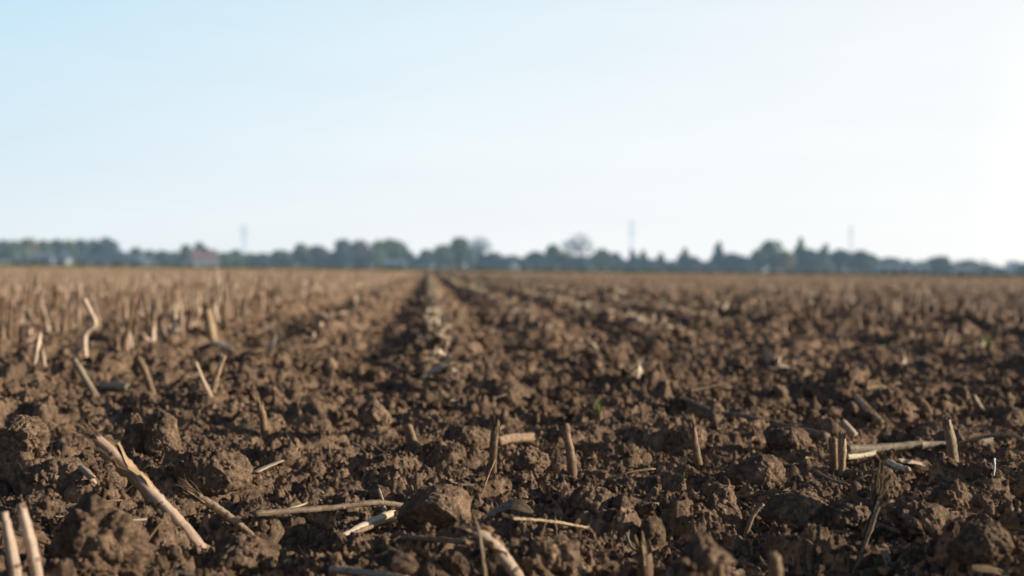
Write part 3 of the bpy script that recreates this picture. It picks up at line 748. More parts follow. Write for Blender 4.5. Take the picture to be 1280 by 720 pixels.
pos = []
rg = np.random.default_rng(99)
for k in range(-140, 160):
    u0 = ROW0 + k * ROWS
    for v in np.arange(1.7, 150, 0.125 if k < -1 else 0.155):
        vv = v + rg.normal(0, .05)
        if v > 45 and rg.random() < 0.35: continue
        uu = u0 + rg.normal(0, 0.022)
        x = uu * RU[0] + vv * RV[0]; y = uu * RU[1] + vv * RV[1]
        # row coordinate: u = x*RU0 + y*RU1, v = x*RV0 + y*RV1 (orthonormal)
        if y < 1.9 or abs(x) > y * 0.40 + 0.3: continue
        dn, hm, hs = zone(uu)
        if y < 4.2: dn *= 0.0
        elif y < 6.5: dn *= 0.3
        elif y < 8: dn *= 0.8
        if rg.random() > dn: continue
        h = max(0.025, rg.normal(hm, hs))
        if rg.random() < 0.12: h *= 0.5
        pos.append((x, y, h, 0.0075 + 0.004 * rg.random(), rg.normal(0, .13), rg.normal(0, .13)))
pos = np.array(pos)
gzs = ground(pos[:, 0], pos[:, 1])
print('stubs', len(pos))
inv = []
for i, p in enumerate(pos):
    q = proj((p[0], p[1], gzs[i] + p[2] * 0.5))
    if -5 < q[0] < 1285: inv.append((p[2] * F0 / q[2], i, q))
inv.sort(key=lambda t: -t[0])
front = [t for t in inv if not any(abs(t[2][0] - l[0]) < 14 and abs(t[2][1] - l[1]) < 30 for l in LAND)][:262]
fset = {t[1] for t in front}
# individuals: a few stub models with stem, joint, sheath or splinters
MOD = []
for i in range(9):
    g2 = np.random.default_rng(40 + i)
    bend = g2.normal(0, .06)
    C = catmull([[0, 0, -.12], [bend * .4, 0, .4], [bend, g2.normal(0, .03), 1.0]], 18)
    t = np.linspace(0, 1, 18); q = 0.35 + 0.1 * g2.random()
    sc = np.array([1, 1, 1.0])
    rad = (1.08 - 0.2 * t) * (1 + 0.2 * np.exp(-((t - q) / .03) ** 2))
    # unit: radius 1 -> scaled in x,y ; height 1 -> scaled in z (so bend in radii)
    C[:, :2] *= 10
    V, F, U = tube(C, rad, 12, 1, 0.07, i); V = V.copy()
    U[:, 1] *= 0.2
    stem = mesh_np('stem', V, F, [M_STUB, M_LIT, M_LIT, M_PINK][i % 4], U)
    kk = int(q * 17)
    V, F, U = tube(C[kk - 1:kk + 2] * [1, 1, 0] + np.array([[0, 0, C[kk][2] + s] for s in (-.02, 0, .02)]), np.array([1.15, 1.3, 1.12]) * (1.08 - .2 * q), 12)
    joint = mesh_np('joint', V, F, M_NODE, U)
    extra = []
    mb = MB()
    for k in range(g2.integers(1, 4)):
        a = g2.uniform(0, 6.28); o_ = np.array([math.cos(a), math.sin(a), 0])
        b0 = g2.uniform(.35, .6); L = g2.uniform(.3, .65)
        P3 = catmull([o_ * 1.1 + [0, 0, b0], o_ * 1.5 + [0, 0, b0 + L * .5], o_ * g2.uniform(2, 6) + [0, 0, b0 + L * g2.uniform(.4, 1)]], 9)
        V, F, U = ribbon(P3, 0.75 * np.sin(np.pi * np.linspace(.3, .98, 9)) * np.ones(9), i * 5 + k, 0, 3, 0.0, up=tuple(o_)); V[:, 2] = np.repeat(P3[:, 2], 4); U[:, 1] *= .2
        mb.add(V, F, U, g2.random())
    MOD.append((stem, joint, mb.mesh('leaf_sheath', M_SHEATH)))
for size, i, q in front:
    x, y, h, r, lx, ly = pos[i]
    k = int(rg.integers(9)); stem, joint, sh = MOD[k]
    root = link('stalk_stub', None, loc=(x, y, gzs[i] - 0.004), cat='stalk stub', group='standing maize stubs')
    root.rotation_euler = (ly, lx, rg.uniform(0, 6.28)); root.scale = (r, r, h)
    link('stem', stem, root)
    if size > 22: link('joint', joint, root)
    if size > 18 and rg.random() < .7: link('leaf_sheath', sh, root)
    tall = 'tall' if h > .2 else 'mid-height' if h > .12 else 'short' if h > 0.07 else 'very short'
    colr = ['brown', 'bleached', 'bleached', 'pinkish'][k % 4]
    ITEMS.setdefault('stub', []).append((root, q[0], q[1], f'{tall} {colr} maize stub'))
# the rest of the stubble as one object
mb = MB(); mb2 = MB()
TPL = [stub_template(s, 6, 4, 0.14) for s in range(8)]; TPF = [stub_template(s + 20, 4, 3, 0.2) for s in range(8)]
for i, (x, y, h, r, lx, ly) in enumerate(pos):
    if i in fset: continue
    V, F, U = (TPL if y < 28 else TPF)[i % 8]
    if y > 28: r = r * 1.15
    W = V * [r, r, h + 0.02]
    W = W + np.stack([W[:, 2] * lx, W[:, 2] * ly, -0.02 + 0 * W[:, 2]], 1) + [x, y, gzs[i]]
    (mb if i % 5 < (1 if x < -.02 * y - .5 else 2) else mb2).add(W, F, U * [1, .2], (i * 0.618) % 1)
link('stubble', mb.mesh('stubble', M_STUB), kind='stuff', label='rows of brown cut maize stubble covering the far field', cat='stubble')
link('stubble', mb2.mesh('stubble', M_LIT), kind='stuff', label='straw-coloured cut maize stubble among the brown rows', cat='stubble')

# ------------------------------------------------------------------ litter: leaf scraps and chaff
def scrap(x, y, z, L, w, seed, g, em=.1):
    a = g.uniform(0, 6.28); el = g.normal(em, .25 + em * .3)
    v = np.array([math.cos(a) * math.cos(el), math.sin(a) * math.cos(el), math.sin(el)]) * L
    p = np.array([x, y, z + 0.004])
    c = g.normal(0, .16, 3) * L
    P3 = catmull([p - v / 2, p + c * [1, 1, .6], p + v / 2], 7)
    return ribbon(P3, w * np.sin(np.pi * np.linspace(.2, .9, 7)), seed, g.uniform(-.4, .4), 2, g.normal(0, .8))
g = np.random.default_rng(77)
mbs = {0: MB(), 1: MB(), 2: MB(), 3: MB()}
xs = []
for i in range(8500):
    d = 1.9 * math.exp(g.random() ** .8 * math.log(32)); a = g.uniform(-.4, .4); x = d * math.tan(a)
    u = x * RU[0] + d * RU[1]
    rowd = abs(((u - ROW0) / ROWS + .5) % 1 - .5) * ROWS
    keep = 0.35 if -1.2 < u < 5 else .8
    if rowd < .11: keep = 1.0
    if g.random() > keep: continue
    near = d < 4
    L = g.uniform(.008, .035) if near and g.random() < .85 else g.uniform(.03, .11)
    w = L * g.uniform(.04, .14) if near else g.uniform(.003, .009)
    xs.append((x, d, L, w, i))
zz = ground(np.array([t[0] for t in xs]), np.array([t[1] for t in xs]))
for (x, d, L, w, i), z in zip(xs, zz):
    V, F, U = scrap(x, d, z, L, w, i, g)
    mbs[0 if g.random() < .6 else 1].add(V, F, U, g.random())
# pale leaf heaps in the row streaks
hp = []
for k, dens in ((-1, .8), (0, 3.0), (1, 1.3), (2, 1.4), (3, 1.0), (4, .6)):
    vs = np.arange(5.5, 90, .07); cl_ = vn2(vs / 1.3, np.full(len(vs), k * 5.3), 5) + 0.5 * vn2(vs / .3, np.full(len(vs), k * 3.3), 6)
    for v, c in zip(vs, cl_):
        for q_ in range({0: 6, 1: 4, 2: 4}.get(k, 2)):
            if g.random() > dens * .75 * (0.15 + 0.85 * (c > 0.05)) * min(1, max(.22, (v - 5) / 11)): continue
            uu = ROW0 + k * ROWS + g.normal(0, .024); v_ = v + g.uniform(-.04, .04)
            hp.append((uu * RU[0] + v_ * RV[0], uu * RU[1] + v_ * RV[1], int(v * 100) + k + q_ * 7 + 9))
for k in list(range(-26, -1)) + list(range(4, 27)):
    for v in np.arange(7, 70, .22 + .004 * abs(k)):
        uu = ROW0 + k * ROWS + g.normal(0, .055)
        x = uu * RU[0] + v * RV[0]; y = uu * RU[1] + v * RV[1]
        if abs(x) < .38 * y and g.random() < (.8 if k < 0 else .4): hp.append((x, y, -int(v * 100) - k - 9999))
zz = ground(np.array([t[0] for t in hp]), np.array([t[1] for t in hp]))
for (x, y, sd_), z in zip(hp, zz):
    V, F, U = scrap(x, y, z + .022, g.uniform(.06, .15), g.uniform(.009, .020), abs(sd_), g, .45)
    mbs[2 if sd_ > 0 else 3].add(V, F, U, g.random())
link('straw_litter', mbs[0].mesh('straw_litter', M_STRAW), kind='stuff', label='small straw scraps and chaff strewn over the soil', cat='straw litter')
link('straw_litter', mbs[1].mesh('straw_litter', M_STUB), kind='stuff', label='small brown husk scraps strewn over the soil', cat='straw litter')
link('leaf_litter', mbs[2].mesh('leaf_litter', M_PALE), kind='stuff', label='pale dry maize leaves lying in streaks along the old rows', cat='leaf litter')
link('leaf_litter', mbs[3].mesh('leaf_litter', M_LIT), kind='stuff', label='tan dry leaf scraps caught between the stubble rows', cat='leaf litter')
# fine roots curling out of the near soil
mb = MB()
rd = 1.9 * np.exp(g.random(1800) * .95); rx = rd * np.tan(g.uniform(-.38, .38, 1800)); rz_ = ground(rx, rd)
for x, d, z in zip(rx, rd, rz_):
    P = [np.array([x, d, z - .003])]; v = g.normal(0, 1, 3); v[2] = abs(v[2]) * .8; v /= np.linalg.norm(v)
    for k in range(4):
        P.append(P[-1] + v * g.uniform(.004, .012)); v = v + g.normal(0, .5, 3) - [0, 0, .15]; v /= np.linalg.norm(v)
    V, F, U = tube(catmull(P, 12), np.linspace(.0007, .00025, 12), 4, cap=False); mb.add(V, F, U, g.random())
link('fine_roots', mb.mesh('fine_roots', M_STRAW), kind='stuff', label='thin dry rootlets curling out of the near soil', cat='rootlets')

# individual loose straws (40) lying in the near and middle ground
for i in range(60):
    for _ in range(50):
        d = 2.0 * math.exp(g.random() * 1.6); x = d * math.tan(g.uniform(-.35, .35)); q = proj((x, d, 0))
        if 5 < q[0] < 1275 and not any(abs(q[0] - l[0]) < 40 and abs(q[1] - l[1]) < 22 for l in LAND): break
    L = g.uniform(.05, .13) * (1 + .12 * d); a = g.uniform(0, 3.14); el = abs(g.normal(0, .22)); z = gz(x, d) + .012
    v = np.array([math.cos(a) * math.cos(el), math.sin(a) * math.cos(el), math.sin(el)]) * L
    P = catmull([-v / 2 + [0, 0, .0], g.normal(0, .006, 3), v / 2], 12)
    P[:, 2] += 0.45 * L * math.sin(el)
    r = g.uniform(.0016, .0042)
    V, F, U = tube(P, np.linspace(r, r * .8, 12), 8, g.uniform(.4, 1), .006, i)
    mk = int(g.integers(4)); M = [M_STRAW, M_GREY, M_PALE, M_STRAW][mk]
    o = link('lying_straw', mesh_np('lying_straw', V, F, M, U), loc=(x, d, z), cat='lying straw', group='loose straws on the soil')
    ITEMS.setdefault('straw', []).append((o, q[0], q[1], f"{'long' if L > .14 else 'short'} {'thin' if r < .0028 else 'stout'} {['tan', 'greyish', 'pale', 'tan'][mk]} straw"))

# labels that tell the individuals apart by what they lie beside
ORD = ['nearest', 'second nearest', 'third nearest', 'fourth nearest', 'fifth nearest', 'sixth nearest', 'seventh nearest', 'eighth nearest', 'ninth nearest', 'tenth nearest', 'eleventh nearest', 'twelfth nearest']
SKYL = [(25, 300, 'the yellowing tree'), (142, 318, 'the dark-roofed barn'), (255, 315, 'the red-roofed house'), (305, 290, 'the left lattice mast'), (380, 306, 'the two-humped tree'), (487, 301, 'the big domed tree'),
        (600, 297, 'the thin grey-topped tree'), (724, 295, 'the bare round tree'), (789, 275, 'the middle lattice mast'), (855, 314, 'the small pointed tree'), (965, 301, 'the broad tree'), (1063, 283, 'the right lattice mast'), (1113, 324, 'the long pale shed'), (1265, 327, 'the greyish end tree')]
for key, L in ITEMS.items():
    cell = {}
    for o, px, py, ph in L:
        best = None
        for (lx, ly, lp) in LAND:
            dx, dy = px - lx, (py - ly) * 1.6
            dist = math.hypot(dx, dy)
            if best is None or dist < best[0]: best = (dist, dx, dy, lp)
        dist, dx, dy, lp = best
        if py < 430 and dist > 60:
            s = min(SKYL, key=lambda s: abs(s[0] - px)); rel = 'standing below ' + s[2] if key == 'stub' else 'below ' + s[2]; rk = 1000 - py
        else:
            rel = (('right of ' if dx > 0 else 'left of ') if abs(dx) > abs(dy) * .9 else ('in front of ' if dy > 0 else 'beyond ')) + lp; rk = dist
        cell.setdefault((ph, rel), []).append((rk, o))
    for (ph, rel), M in cell.items():
        M.sort(key=lambda t: t[0])
        for k, (_, o) in enumerate(M):
            if len(M) == 1: o['label'] = f'{ph} {rel}'
            else:
                far = rel.startswith(('standing below', 'below'))
                w = (ORD[k] if k < 12 else f'{k+1}th nearest')
                lb = f'{ph} {rel}, ' + (w + ' the camera' if far else ('nearest one' if k == 0 else w + ' one'))
                o['label'] = lb
            wd = o['label'].split()
            if len(wd) > 16: o['label'] = o['label'].replace(' soil clod', ' clod').replace(' maize stub', ' stub').replace(' one', '').replace(' the camera', ' camera').replace('standing below', 'below')
            wd = o['label'].split()
            if len(wd) > 16: o['label'] = ' '.join(wd[1:])

# ------------------------------------------------------------------ far edge of the field
TY = 470.0
def gxy(px, d):
    """ground point at distance d under picture column px"""
    hy = 337 + (px - 640) * math.tan(ROLL)
    p = at(px, hy, d); return p.x, p.y
def hpx(px, ytop, d):
    hy = 337 + (px - 640) * math.tan(ROLL)
    return CAMH + (hy - ytop) * d / F0
# grass verge beyond the field
mb = MB(); g = np.random.default_rng(5)
for i in range(9000):
    d = g.uniform(330, 425); x = g.uniform(-.42, .42) * d; h = g.uniform(.25, .9); w = g.uniform(.05, .25)
    a = g.uniform(0, 3.14)
    c, s = math.cos(a) * w, math.sin(a) * w
    mb.add([[x - c, d - s, -.1], [x + c, d + s, -.1], [x + g.normal(0, .2), d, h]], [np.array([[0, 1, 2]])], rnd=g.random())
link('verge_grass', mb.mesh('verge_grass', foliage('verge_green', (.10, .13, .06), (.17, .19, .09), (.26, .25, .13), .1)), kind='stuff', label='low grass along the far edge of the field', cat='grass')

def tree(px, ytop, wpx, kind, shape, label, d=TY, seed=0, cat='tree', name='tree', y0=0.0):
    g = np.random.default_rng(seed + 2000)
    x, y = gxy(px, d); H = hpx(px, ytop, d); W = wpx * d / F0 * 1.3
    root = link(name, None, loc=(x, y, 0), label=label, cat=cat, group='trees along the far field edge')
    # trunk with limbs
    mb = MB()
    C = catmull([[0, 0, -.3], [g.normal(0, .15), 0, H * .35], [g.normal(0, .4), g.normal(0, .3), H * .8]], 8)
    V, F, U = tube(C, np.linspace(.30, .08, 8) * max(.5, H / 10), 7); mb.add(V, F, U)
    for k in range(7 if shape != 'cone' else 3):
        t = g.uniform(.3, .75); b = np.array([0, 0, H * t]); a = g.uniform(0, 6.28)
        e = b + np.array([math.cos(a) * W * .35, math.sin(a) * W * .35, H * g.uniform(.1, .22)])
        V, F, U = tube(catmull([b, (b + e) / 2 + [0, 0, -.2], e], 5), np.linspace(.12, .03, 5) * H / 10, 5); mb.add(V, F, U)
    link('trunk', mb.mesh('trunk', M_BARK), root)
    # crown: leaf-clump faces on the skin and inside several uneven lobes
    Vs = []; lobes = []
    if shape == 'cone':
        for k in range(7):
            t = k / 6; lobes.append((g.normal(0, W * .05), g.normal(0, W * .05), H * (.12 + .80 * t), W * .5 * (1 - t * .88), H * .13))
    else:
        nl = 9 if shape == 'dome' else 7
        for k in range(nl):
            a = g.uniform(0, 6.28); rr = W * .30 * math.sqrt(g.random()); zc = H * g.uniform(.30, .78)
            s = W * g.uniform(.17, .30)
            rr *= 1.0 if zc < H * .6 else .6
            lobes.append((math.cos(a) * rr, math.sin(a) * rr, zc, s, min(H * g.uniform(.14, .22), H - zc)))
        lobes.append((0, 0, H * .78, W * .24, H * .2)); lobes.append((0, 0, H * .42, W * .42, H * .26))
        if shape == 'round': lobes = [(l[0], l[1], max(l[2], H * .62), l[3], l[4]) for l in lobes]
    n = {'bare': 1300, 'light': 1600}.get(kind, 2200)
    li = g.integers(0, len(lobes), n); Lb = np.array(lobes)[li]
    dv = g.normal(size=(n, 3)); dv /= np.linalg.norm(dv, axis=1)[:, None]
    rr = g.uniform(.55, 1.05, n) ** .7
    ctr = Lb[:, :3] + dv * rr[:, None] * np.stack([Lb[:, 3], Lb[:, 3], Lb[:, 4]], 1)
    ctr[:, 2] = np.clip(ctr[:, 2], .2, H)
    s = g.uniform(.25, .7, n) * (W / 9) ** .5 * (0.45 if kind == 'bare' else 1)
    a1 = g.normal(size=(n, 3)); a1 /= np.linalg.norm(a1, axis=1)[:, None]; b1 = np.cross(a1, g.normal(size=(n, 3))); b1 /= np.linalg.norm(b1, axis=1)[:, None]
    Q = np.stack([ctr - a1 * s[:, None], ctr - b1 * s[:, None] * .6, ctr + a1 * s[:, None], ctr + b1 * s[:, None] * .6], 1).reshape(-1, 3)
    F = np.arange(4 * n).reshape(n, 4)
    me = mesh_np('crown', Q, F, FOL[kind], rnd=np.repeat(np.clip(g.random(n) * .55 + (ctr[:, 2] / H) ** 2 * .6, 0, 1), 4), smooth=False)  # blue foot to green top: haze and shade put into crown colour
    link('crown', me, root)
    return root

TREES = [  # px, top, width px, kind, shape, label
    (-8, 302, 26, 'dark', 'dome', None), (4, 301, 20, 'dark', 'dome', None), (20, 302, 26, 'light', 'dome', None), (38, 300, 18, 'autumn', 'dome', None),
    (36, 298, 26, 'dark', 'dome', None), (55, 301, 24, 'green', 'dome', None), (71, 300, 24, 'dark', 'dome', None), (86, 301, 24, 'green', 'dome', None), (101, 300, 24, 'dark', 'dome', None),
    (116, 300, 22, 'dark', 'dome', None), (133, 298, 34, 'dark', 'dome', None),
    (170, 311, 24, 'green', 'dome', None), (186, 314, 22, 'green', 'dome', None), (203, 315, 26, 'dark', 'dome', None), (219, 316, 20, 'green', 'dome', None), (233, 307, 18, 'green', 'dome', None), (249, 304, 20, 'dark', 'dome', None),
    (281, 317, 24, 'green', 'dome', None), (294, 314, 22, 'green', 'dome', None), (313, 318, 26, 'green', 'dome', None), (328, 318, 22, 'dark', 'dome', None), (350, 314, 34, 'green', 'dome', None), (376, 305, 24, 'green', 'dome', None), (395, 308, 28, 'rust', 'dome', None),
    (408, 314, 22, 'dark', 'dome', None), (429, 300, 28, 'dark', 'dome', None), (450, 301, 32, 'rust', 'dome', None), (487, 300, 58, 'green', 'dome', None), (470, 311, 26, 'light', 'dome', None), (516, 326, 16, 'dark', 'dome', None),
    (533, 313, 24, 'dark', 'dome', None), (553, 307, 30, 'green', 'dome', None), (573, 297, 34, 'green', 'dome', None), (600, 296, 40, 'bare', 'dome', None), (597, 306, 26, 'dark', 'dome', None), (617, 317, 32, 'dark', 'dome', None), (630, 322, 20, 'dark', 'dome', None),
    (655, 324, 18, 'dark', 'dome', None), (669, 316, 28, 'dark', 'dome', None), (690, 306, 22, 'green', 'dome', None), (706, 316, 24, 'green', 'dome', None), (724, 291, 40, 'bare', 'round', None), (728, 322, 30, 'dark', 'dome', None), (752, 313, 32, 'green', 'dome', None), (768, 317, 22, 'dark', 'dome', None),
    (790, 315, 20, 'dark', 'cone', None), (804, 316, 20, 'green', 'cone', None), (825, 319, 20, 'dark', 'cone', None), (814, 326, 24, 'dark', 'dome', None), (840, 328, 22, 'dark', 'dome', None),
    (855, 313, 22, 'green', 'cone', None), (864, 322, 24, 'dark', 'dome', None), (882, 329, 22, 'dark', 'dome', None), (898, 305, 22, 'dark', 'cone', None), (914, 318, 28, 'dark', 'dome', None), (930, 322, 22, 'dark', 'dome', None), (948, 312, 24, 'green', 'dome', None),
    (966, 301, 38, 'green', 'dome', None), (984, 316, 22, 'autumn', 'dome', None), (1000, 300, 24, 'green', 'cone', None), (1008, 312, 34, 'dark', 'dome', None), (1031, 308, 24, 'light', 'cone', None), (1024, 316, 28, 'dark', 'dome', None), (1050, 313, 30, 'dark', 'dome', None),
    (1076, 314, 30, 'dark', 'dome', None), (1088, 319, 24, 'green', 'dome', None), (1113, 324, 32, 'dark', 'dome', None), (1134, 329, 22, 'dark', 'dome', None), (1152, 329, 20, 'dark', 'dome', None), (1176, 322, 34, 'green', 'dome', None), (1210, 327, 26, 'green', 'dome', None),
    (1196, 331, 22, 'dark', 'dome', None), (1232, 334, 26, 'dark', 'dome', None), (1248, 336, 18, 'dark', 'dome', None), (1266, 326, 28, 'bare', 'dome', None), (1284, 330, 24, 'green', 'dome', None),
]
REFS = [(142, 'the dark-roofed barn'), (255, 'the red-roofed house'), (305, 'the left lattice mast'), (789, 'the middle lattice mast'), (1063, 'the right lattice mast'), (1125, 'the long pale shed')]
special = {487: 'big broad domed green tree left of the widest gap', 724: 'bare round-headed grey tree on a pale trunk', 600: 'thin half-bare grey tree rising behind dark ones', 38: 'small yellow-orange tree at the far left', 984: 'orange-tinged bush at the foot of a broad tree',
           573: 'tall loose green tree beside the half-bare grey one', 133: 'tall dark tree ending the left wood above the barn', 470: 'pale green bush in front of the big domed tree', 1266: 'greyish half-bare tree at the far right', 20: 'pale green tree at the far left beside the yellow one'}
KW = {'dark': 'dark green', 'green': 'mid green', 'light': 'pale green', 'autumn': 'yellow-orange', 'rust': 'russet', 'bare': 'half-bare grey'}
NUM = ['first', 'second', 'third', 'fourth', 'fifth', 'sixth', 'seventh', 'eighth', 'ninth', 'tenth', 'eleventh', 'twelfth', 'thirteenth', 'fourteenth']
byref = {}
for t in sorted(TREES, key=lambda t: t[0]):
    ref = min(REFS, key=lambda r: abs(r[0] - t[0])); side = 'right of' if t[0] > ref[0] else 'left of'
    byref.setdefault((ref, side), []).append(t)
labs = {}
for (ref, side), L in byref.items():
    L = sorted(L, key=lambda t: abs(t[0] - ref[0]))
    cnt = 0
    for k, t in enumerate(L):
        sh = 'conical' if t[4] == 'cone' else 'low rounded' if t[1] > 318 else 'rounded'
        kk = NUM[k] if k < len(NUM) else f'{k+1}th'
        labs[t] = special.get(t[0]) or f'{sh} {KW[t[3]]} tree, {kk} tree {side} {ref[1]}'
for i, t in enumerate(TREES):
    front_ = t[3] in ('light', 'autumn') or t[1] > 320
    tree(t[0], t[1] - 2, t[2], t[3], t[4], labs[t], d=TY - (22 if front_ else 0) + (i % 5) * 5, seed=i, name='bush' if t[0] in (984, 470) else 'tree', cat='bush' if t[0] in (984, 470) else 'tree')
# low growth closing the foot of the tree line
mb = MB(); g = np.random.default_rng(8)
for i in range(26000):
    d = g.uniform(488, 515); x = g.uniform(-.41, .41) * d
    h = 2.2 + 3.8 * (vn2(np.array([x / 9.0]), np.array([0.0]), 4)[0] * .5 + .5)
    z = g.uniform(0, h); s = g.uniform(.25, .6)
    a1 = g.normal(size=3); a1 /= np.linalg.norm(a1); b1 = np.cross(a1, g.normal(size=3)); b1 /= np.linalg.norm(b1)
    c = np.array([x, d, z]); mb.add([c - a1 * s, c - b1 * s, c + a1 * s, c + b1 * s], [np.array([[0, 1, 2, 3]])], rnd=g.random())
link('undergrowth', mb.mesh('undergrowth', FOL['dark'], False), kind='stuff', label='low dark undergrowth along the foot of the far trees', cat='undergrowth')

# ------------------------------------------------------------------ buildings
M_WALLB = plain('blue_grey_wall', (.10, .13, .16), .8, .1, .5)
M_WALLL = plain('lilac_white_wall', (.22, .235, .28), .8, .06, .5)
M_WALLW = plain('white_wall', (.34, .35, .36), .8, .06, .5)
M_ROOFD = plain('slate_roof', (.05, .07, .09), .6, .12, .8)
M_ROOFL = plain('pale_metal_roof', (.17, .185, .225), .5, .08, .8)
M_ROOFS = plain('light_metal_roof', (.36, .37, .43), .5, .08, .8)  # lighter metal tone for the farm shed
M_ROOFR = plain('red_tile_roof', (.115, .065, .058), .8, .15, 1.5)
M_PANE = plain('window_pane', (.05, .06, .07), .15, .05, 1)
M_FRAME = plain('white_frame', (.7, .7, .7), .6, .05, 1)
M_DOOR = plain('brown_door', (.12, .08, .06), .7, .1, 1)

for m_ in (M_WALLB, M_WALLL, M_WALLW, M_ROOFD, M_ROOFL, M_ROOFR): painted_airlight(m_, .16)
def house(name, px, d, W, D, Hw, Hr, wm, rm, label, gable_front=False, nwin=3, chimney=True, cat='house', rz=0.0, door=True, tall_door=False):
    x, y = gxy(px, d)
    root = link(name, None, loc=(x, y, 0), label=label, cat=cat); root.rotation_euler = (0, 0, rz)
    # walls with gables (ridge along x, or along y when the gable faces the field)
    if gable_front:
        V = [[-W/2, -D/2, 0], [W/2, -D/2, 0], [W/2, -D/2, Hw], [0, -D/2, Hw+Hr], [-W/2, -D/2, Hw], [-W/2, D/2, 0], [W/2, D/2, 0], [W/2, D/2, Hw], [0, D/2, Hw+Hr], [-W/2, D/2, Hw]]
        F5 = np.array([[0, 1, 2, 3, 4], [9, 8, 7, 6, 5]]); F4 = np.array([[1, 6, 7, 2], [5, 0, 4, 9]])
    else:
        V = [[-W/2, -D/2, 0], [-W/2, D/2, 0], [-W/2, D/2, Hw], [-W/2, 0, Hw+Hr], [-W/2, -D/2, Hw], [W/2, -D/2, 0], [W/2, D/2, 0], [W/2, D/2, Hw], [W/2, 0, Hw+Hr], [W/2, -D/2, Hw]]
        F5 = np.array([[4, 3, 2, 1, 0], [5, 6, 7, 8, 9]]); F4 = np.array([[0, 5, 9, 4], [6, 1, 2, 7]])
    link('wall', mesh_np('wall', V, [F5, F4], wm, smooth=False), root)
    o = .45; t = .18
    if gable_front:
        sl = math.hypot(W/2, Hr); ux, uz = (W/2)/sl, Hr/sl
        mb = MB()
        for s in (-1, 1):
            ridge = np.array([0, 0, Hw+Hr+.05]); eave = np.array([s*(W/2+o*ux), 0, Hw - o*uz + .05]); nrm = np.array([s*uz, 0, ux]) * t
            q = [ridge, eave, eave + nrm, ridge + nrm * [0, 1, 1.2]]
            VV = [[p[0], yy, p[2]] for yy in (-D/2-o, D/2+o) for p in q]
            mb.add(VV, [np.array([[0, 1, 2, 3], [7, 6, 5, 4], [0, 4, 5, 1], [1, 5, 6, 2], [2, 6, 7, 3], [3, 7, 4, 0]])])
    else:
        sl = math.hypot(D/2, Hr); uy, uz = (D/2)/sl, Hr/sl
        mb = MB()
        for s in (-1, 1):
            ridge = np.array([0, 0, Hw+Hr+.05]); eave = np.array([0, s*(D/2+o*uy), Hw - o*uz + .05]); nrm = np.array([0, s*uz, uy]) * t
            q = [ridge, eave, eave + nrm, ridge + nrm * [1, 0, 1.2]]
            VV = [[xx, p[1], p[2]] for xx in (-W/2-o, W/2+o) for p in q]
            mb.add(VV, [np.array([[0, 1, 2, 3], [7, 6, 5, 4], [0, 4, 5, 1], [1, 5, 6, 2], [2, 6, 7, 3], [3, 7, 4, 0]])])
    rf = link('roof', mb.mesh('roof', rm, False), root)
    if chimney:
        V, F = box((W*.22 if not gable_front else .6, D*.1 if not gable_front else 1.0, Hw+Hr+.1), (.7, .7, 1.6)); link('chimney', mesh_np('chimney', V, F, M_DOOR, smooth=False), rf)
    for k in range(nwin):
        wx = -W/2 + W * (k + .5) / nwin
        if door and k == nwin // 2: continue
        V, F = box((wx, -D/2-.03, Hw*.55), (1.2, .12, 1.2)); w = link('window', mesh_np('window', V, F, M_FRAME, smooth=False), root)
        V, F = box((wx, -D/2-.10, Hw*.55), (1.0, .06, 1.0)); link('pane', mesh_np('pane', V, F, M_PANE, smooth=False), w)
    if door:
        dw = 3.6 if tall_door else 1.0; dh = Hw*.8 if tall_door else 2.05
        V, F = box((-W/2 + W*(nwin//2+.5)/nwin, -D/2-.04, dh/2), (dw, .14, dh)); link('door', mesh_np('door', V, F, M_DOOR, smooth=False), root)
    return root
house('barn', 142, 440, 21, 12, 1.4, 3.6, M_WALLB, M_ROOFD, 'wide dark slate-roofed barn under the tall dark trees', True, 4, False, 'barn', tall_door=True)
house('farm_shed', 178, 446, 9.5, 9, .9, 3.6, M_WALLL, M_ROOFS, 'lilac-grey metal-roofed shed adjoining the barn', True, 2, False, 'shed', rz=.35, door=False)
house('farmhouse', 253, 462, 4.6, 10, 2.2, 3.6, M_WALLB, M_ROOFR, 'red-roofed house among trees', True, 2, True, 'house', rz=-.75, door=False)
house('garden_shed', 240, 425, 2.4, 2.4, 1.4, .8, M_WALLW, M_ROOFL, 'tiny white shed in front of the red-roofed house', False, 1, False, 'shed', door=False)
house('cottage', 80, 445, 3.2, 6, 2.6, 1.9, M_WALLW, M_ROOFD, 'narrow white cottage gable in the left wood', True, 1, False, 'house', door=False)
house('cottage', 53, 448, 5.5, 6, 2.4, 1.6, M_WALLL, M_ROOFL, 'lilac-grey cottage beside the narrow white one', False, 2, False, 'house', door=False)
house('long_shed', 1126, 440, 15.5, 8, 2.3, 1.0, M_WALLL, M_ROOFL, 'long low pale shed under dark trees on the right', False, 5, False, 'shed')
house('cottage', 1203, 445, 6, 6, 1.6, 1.3, M_WALLB, M_ROOFL, 'small grey cottage right of the long pale shed', False, 2, False, 'house', door=False)
house('cottage', 495, 438, 6, 6, 1.6, 1.2, M_WALLB, M_ROOFL, 'low blue-grey cottage under the big domed tree', False, 2, False, 'house', door=False)

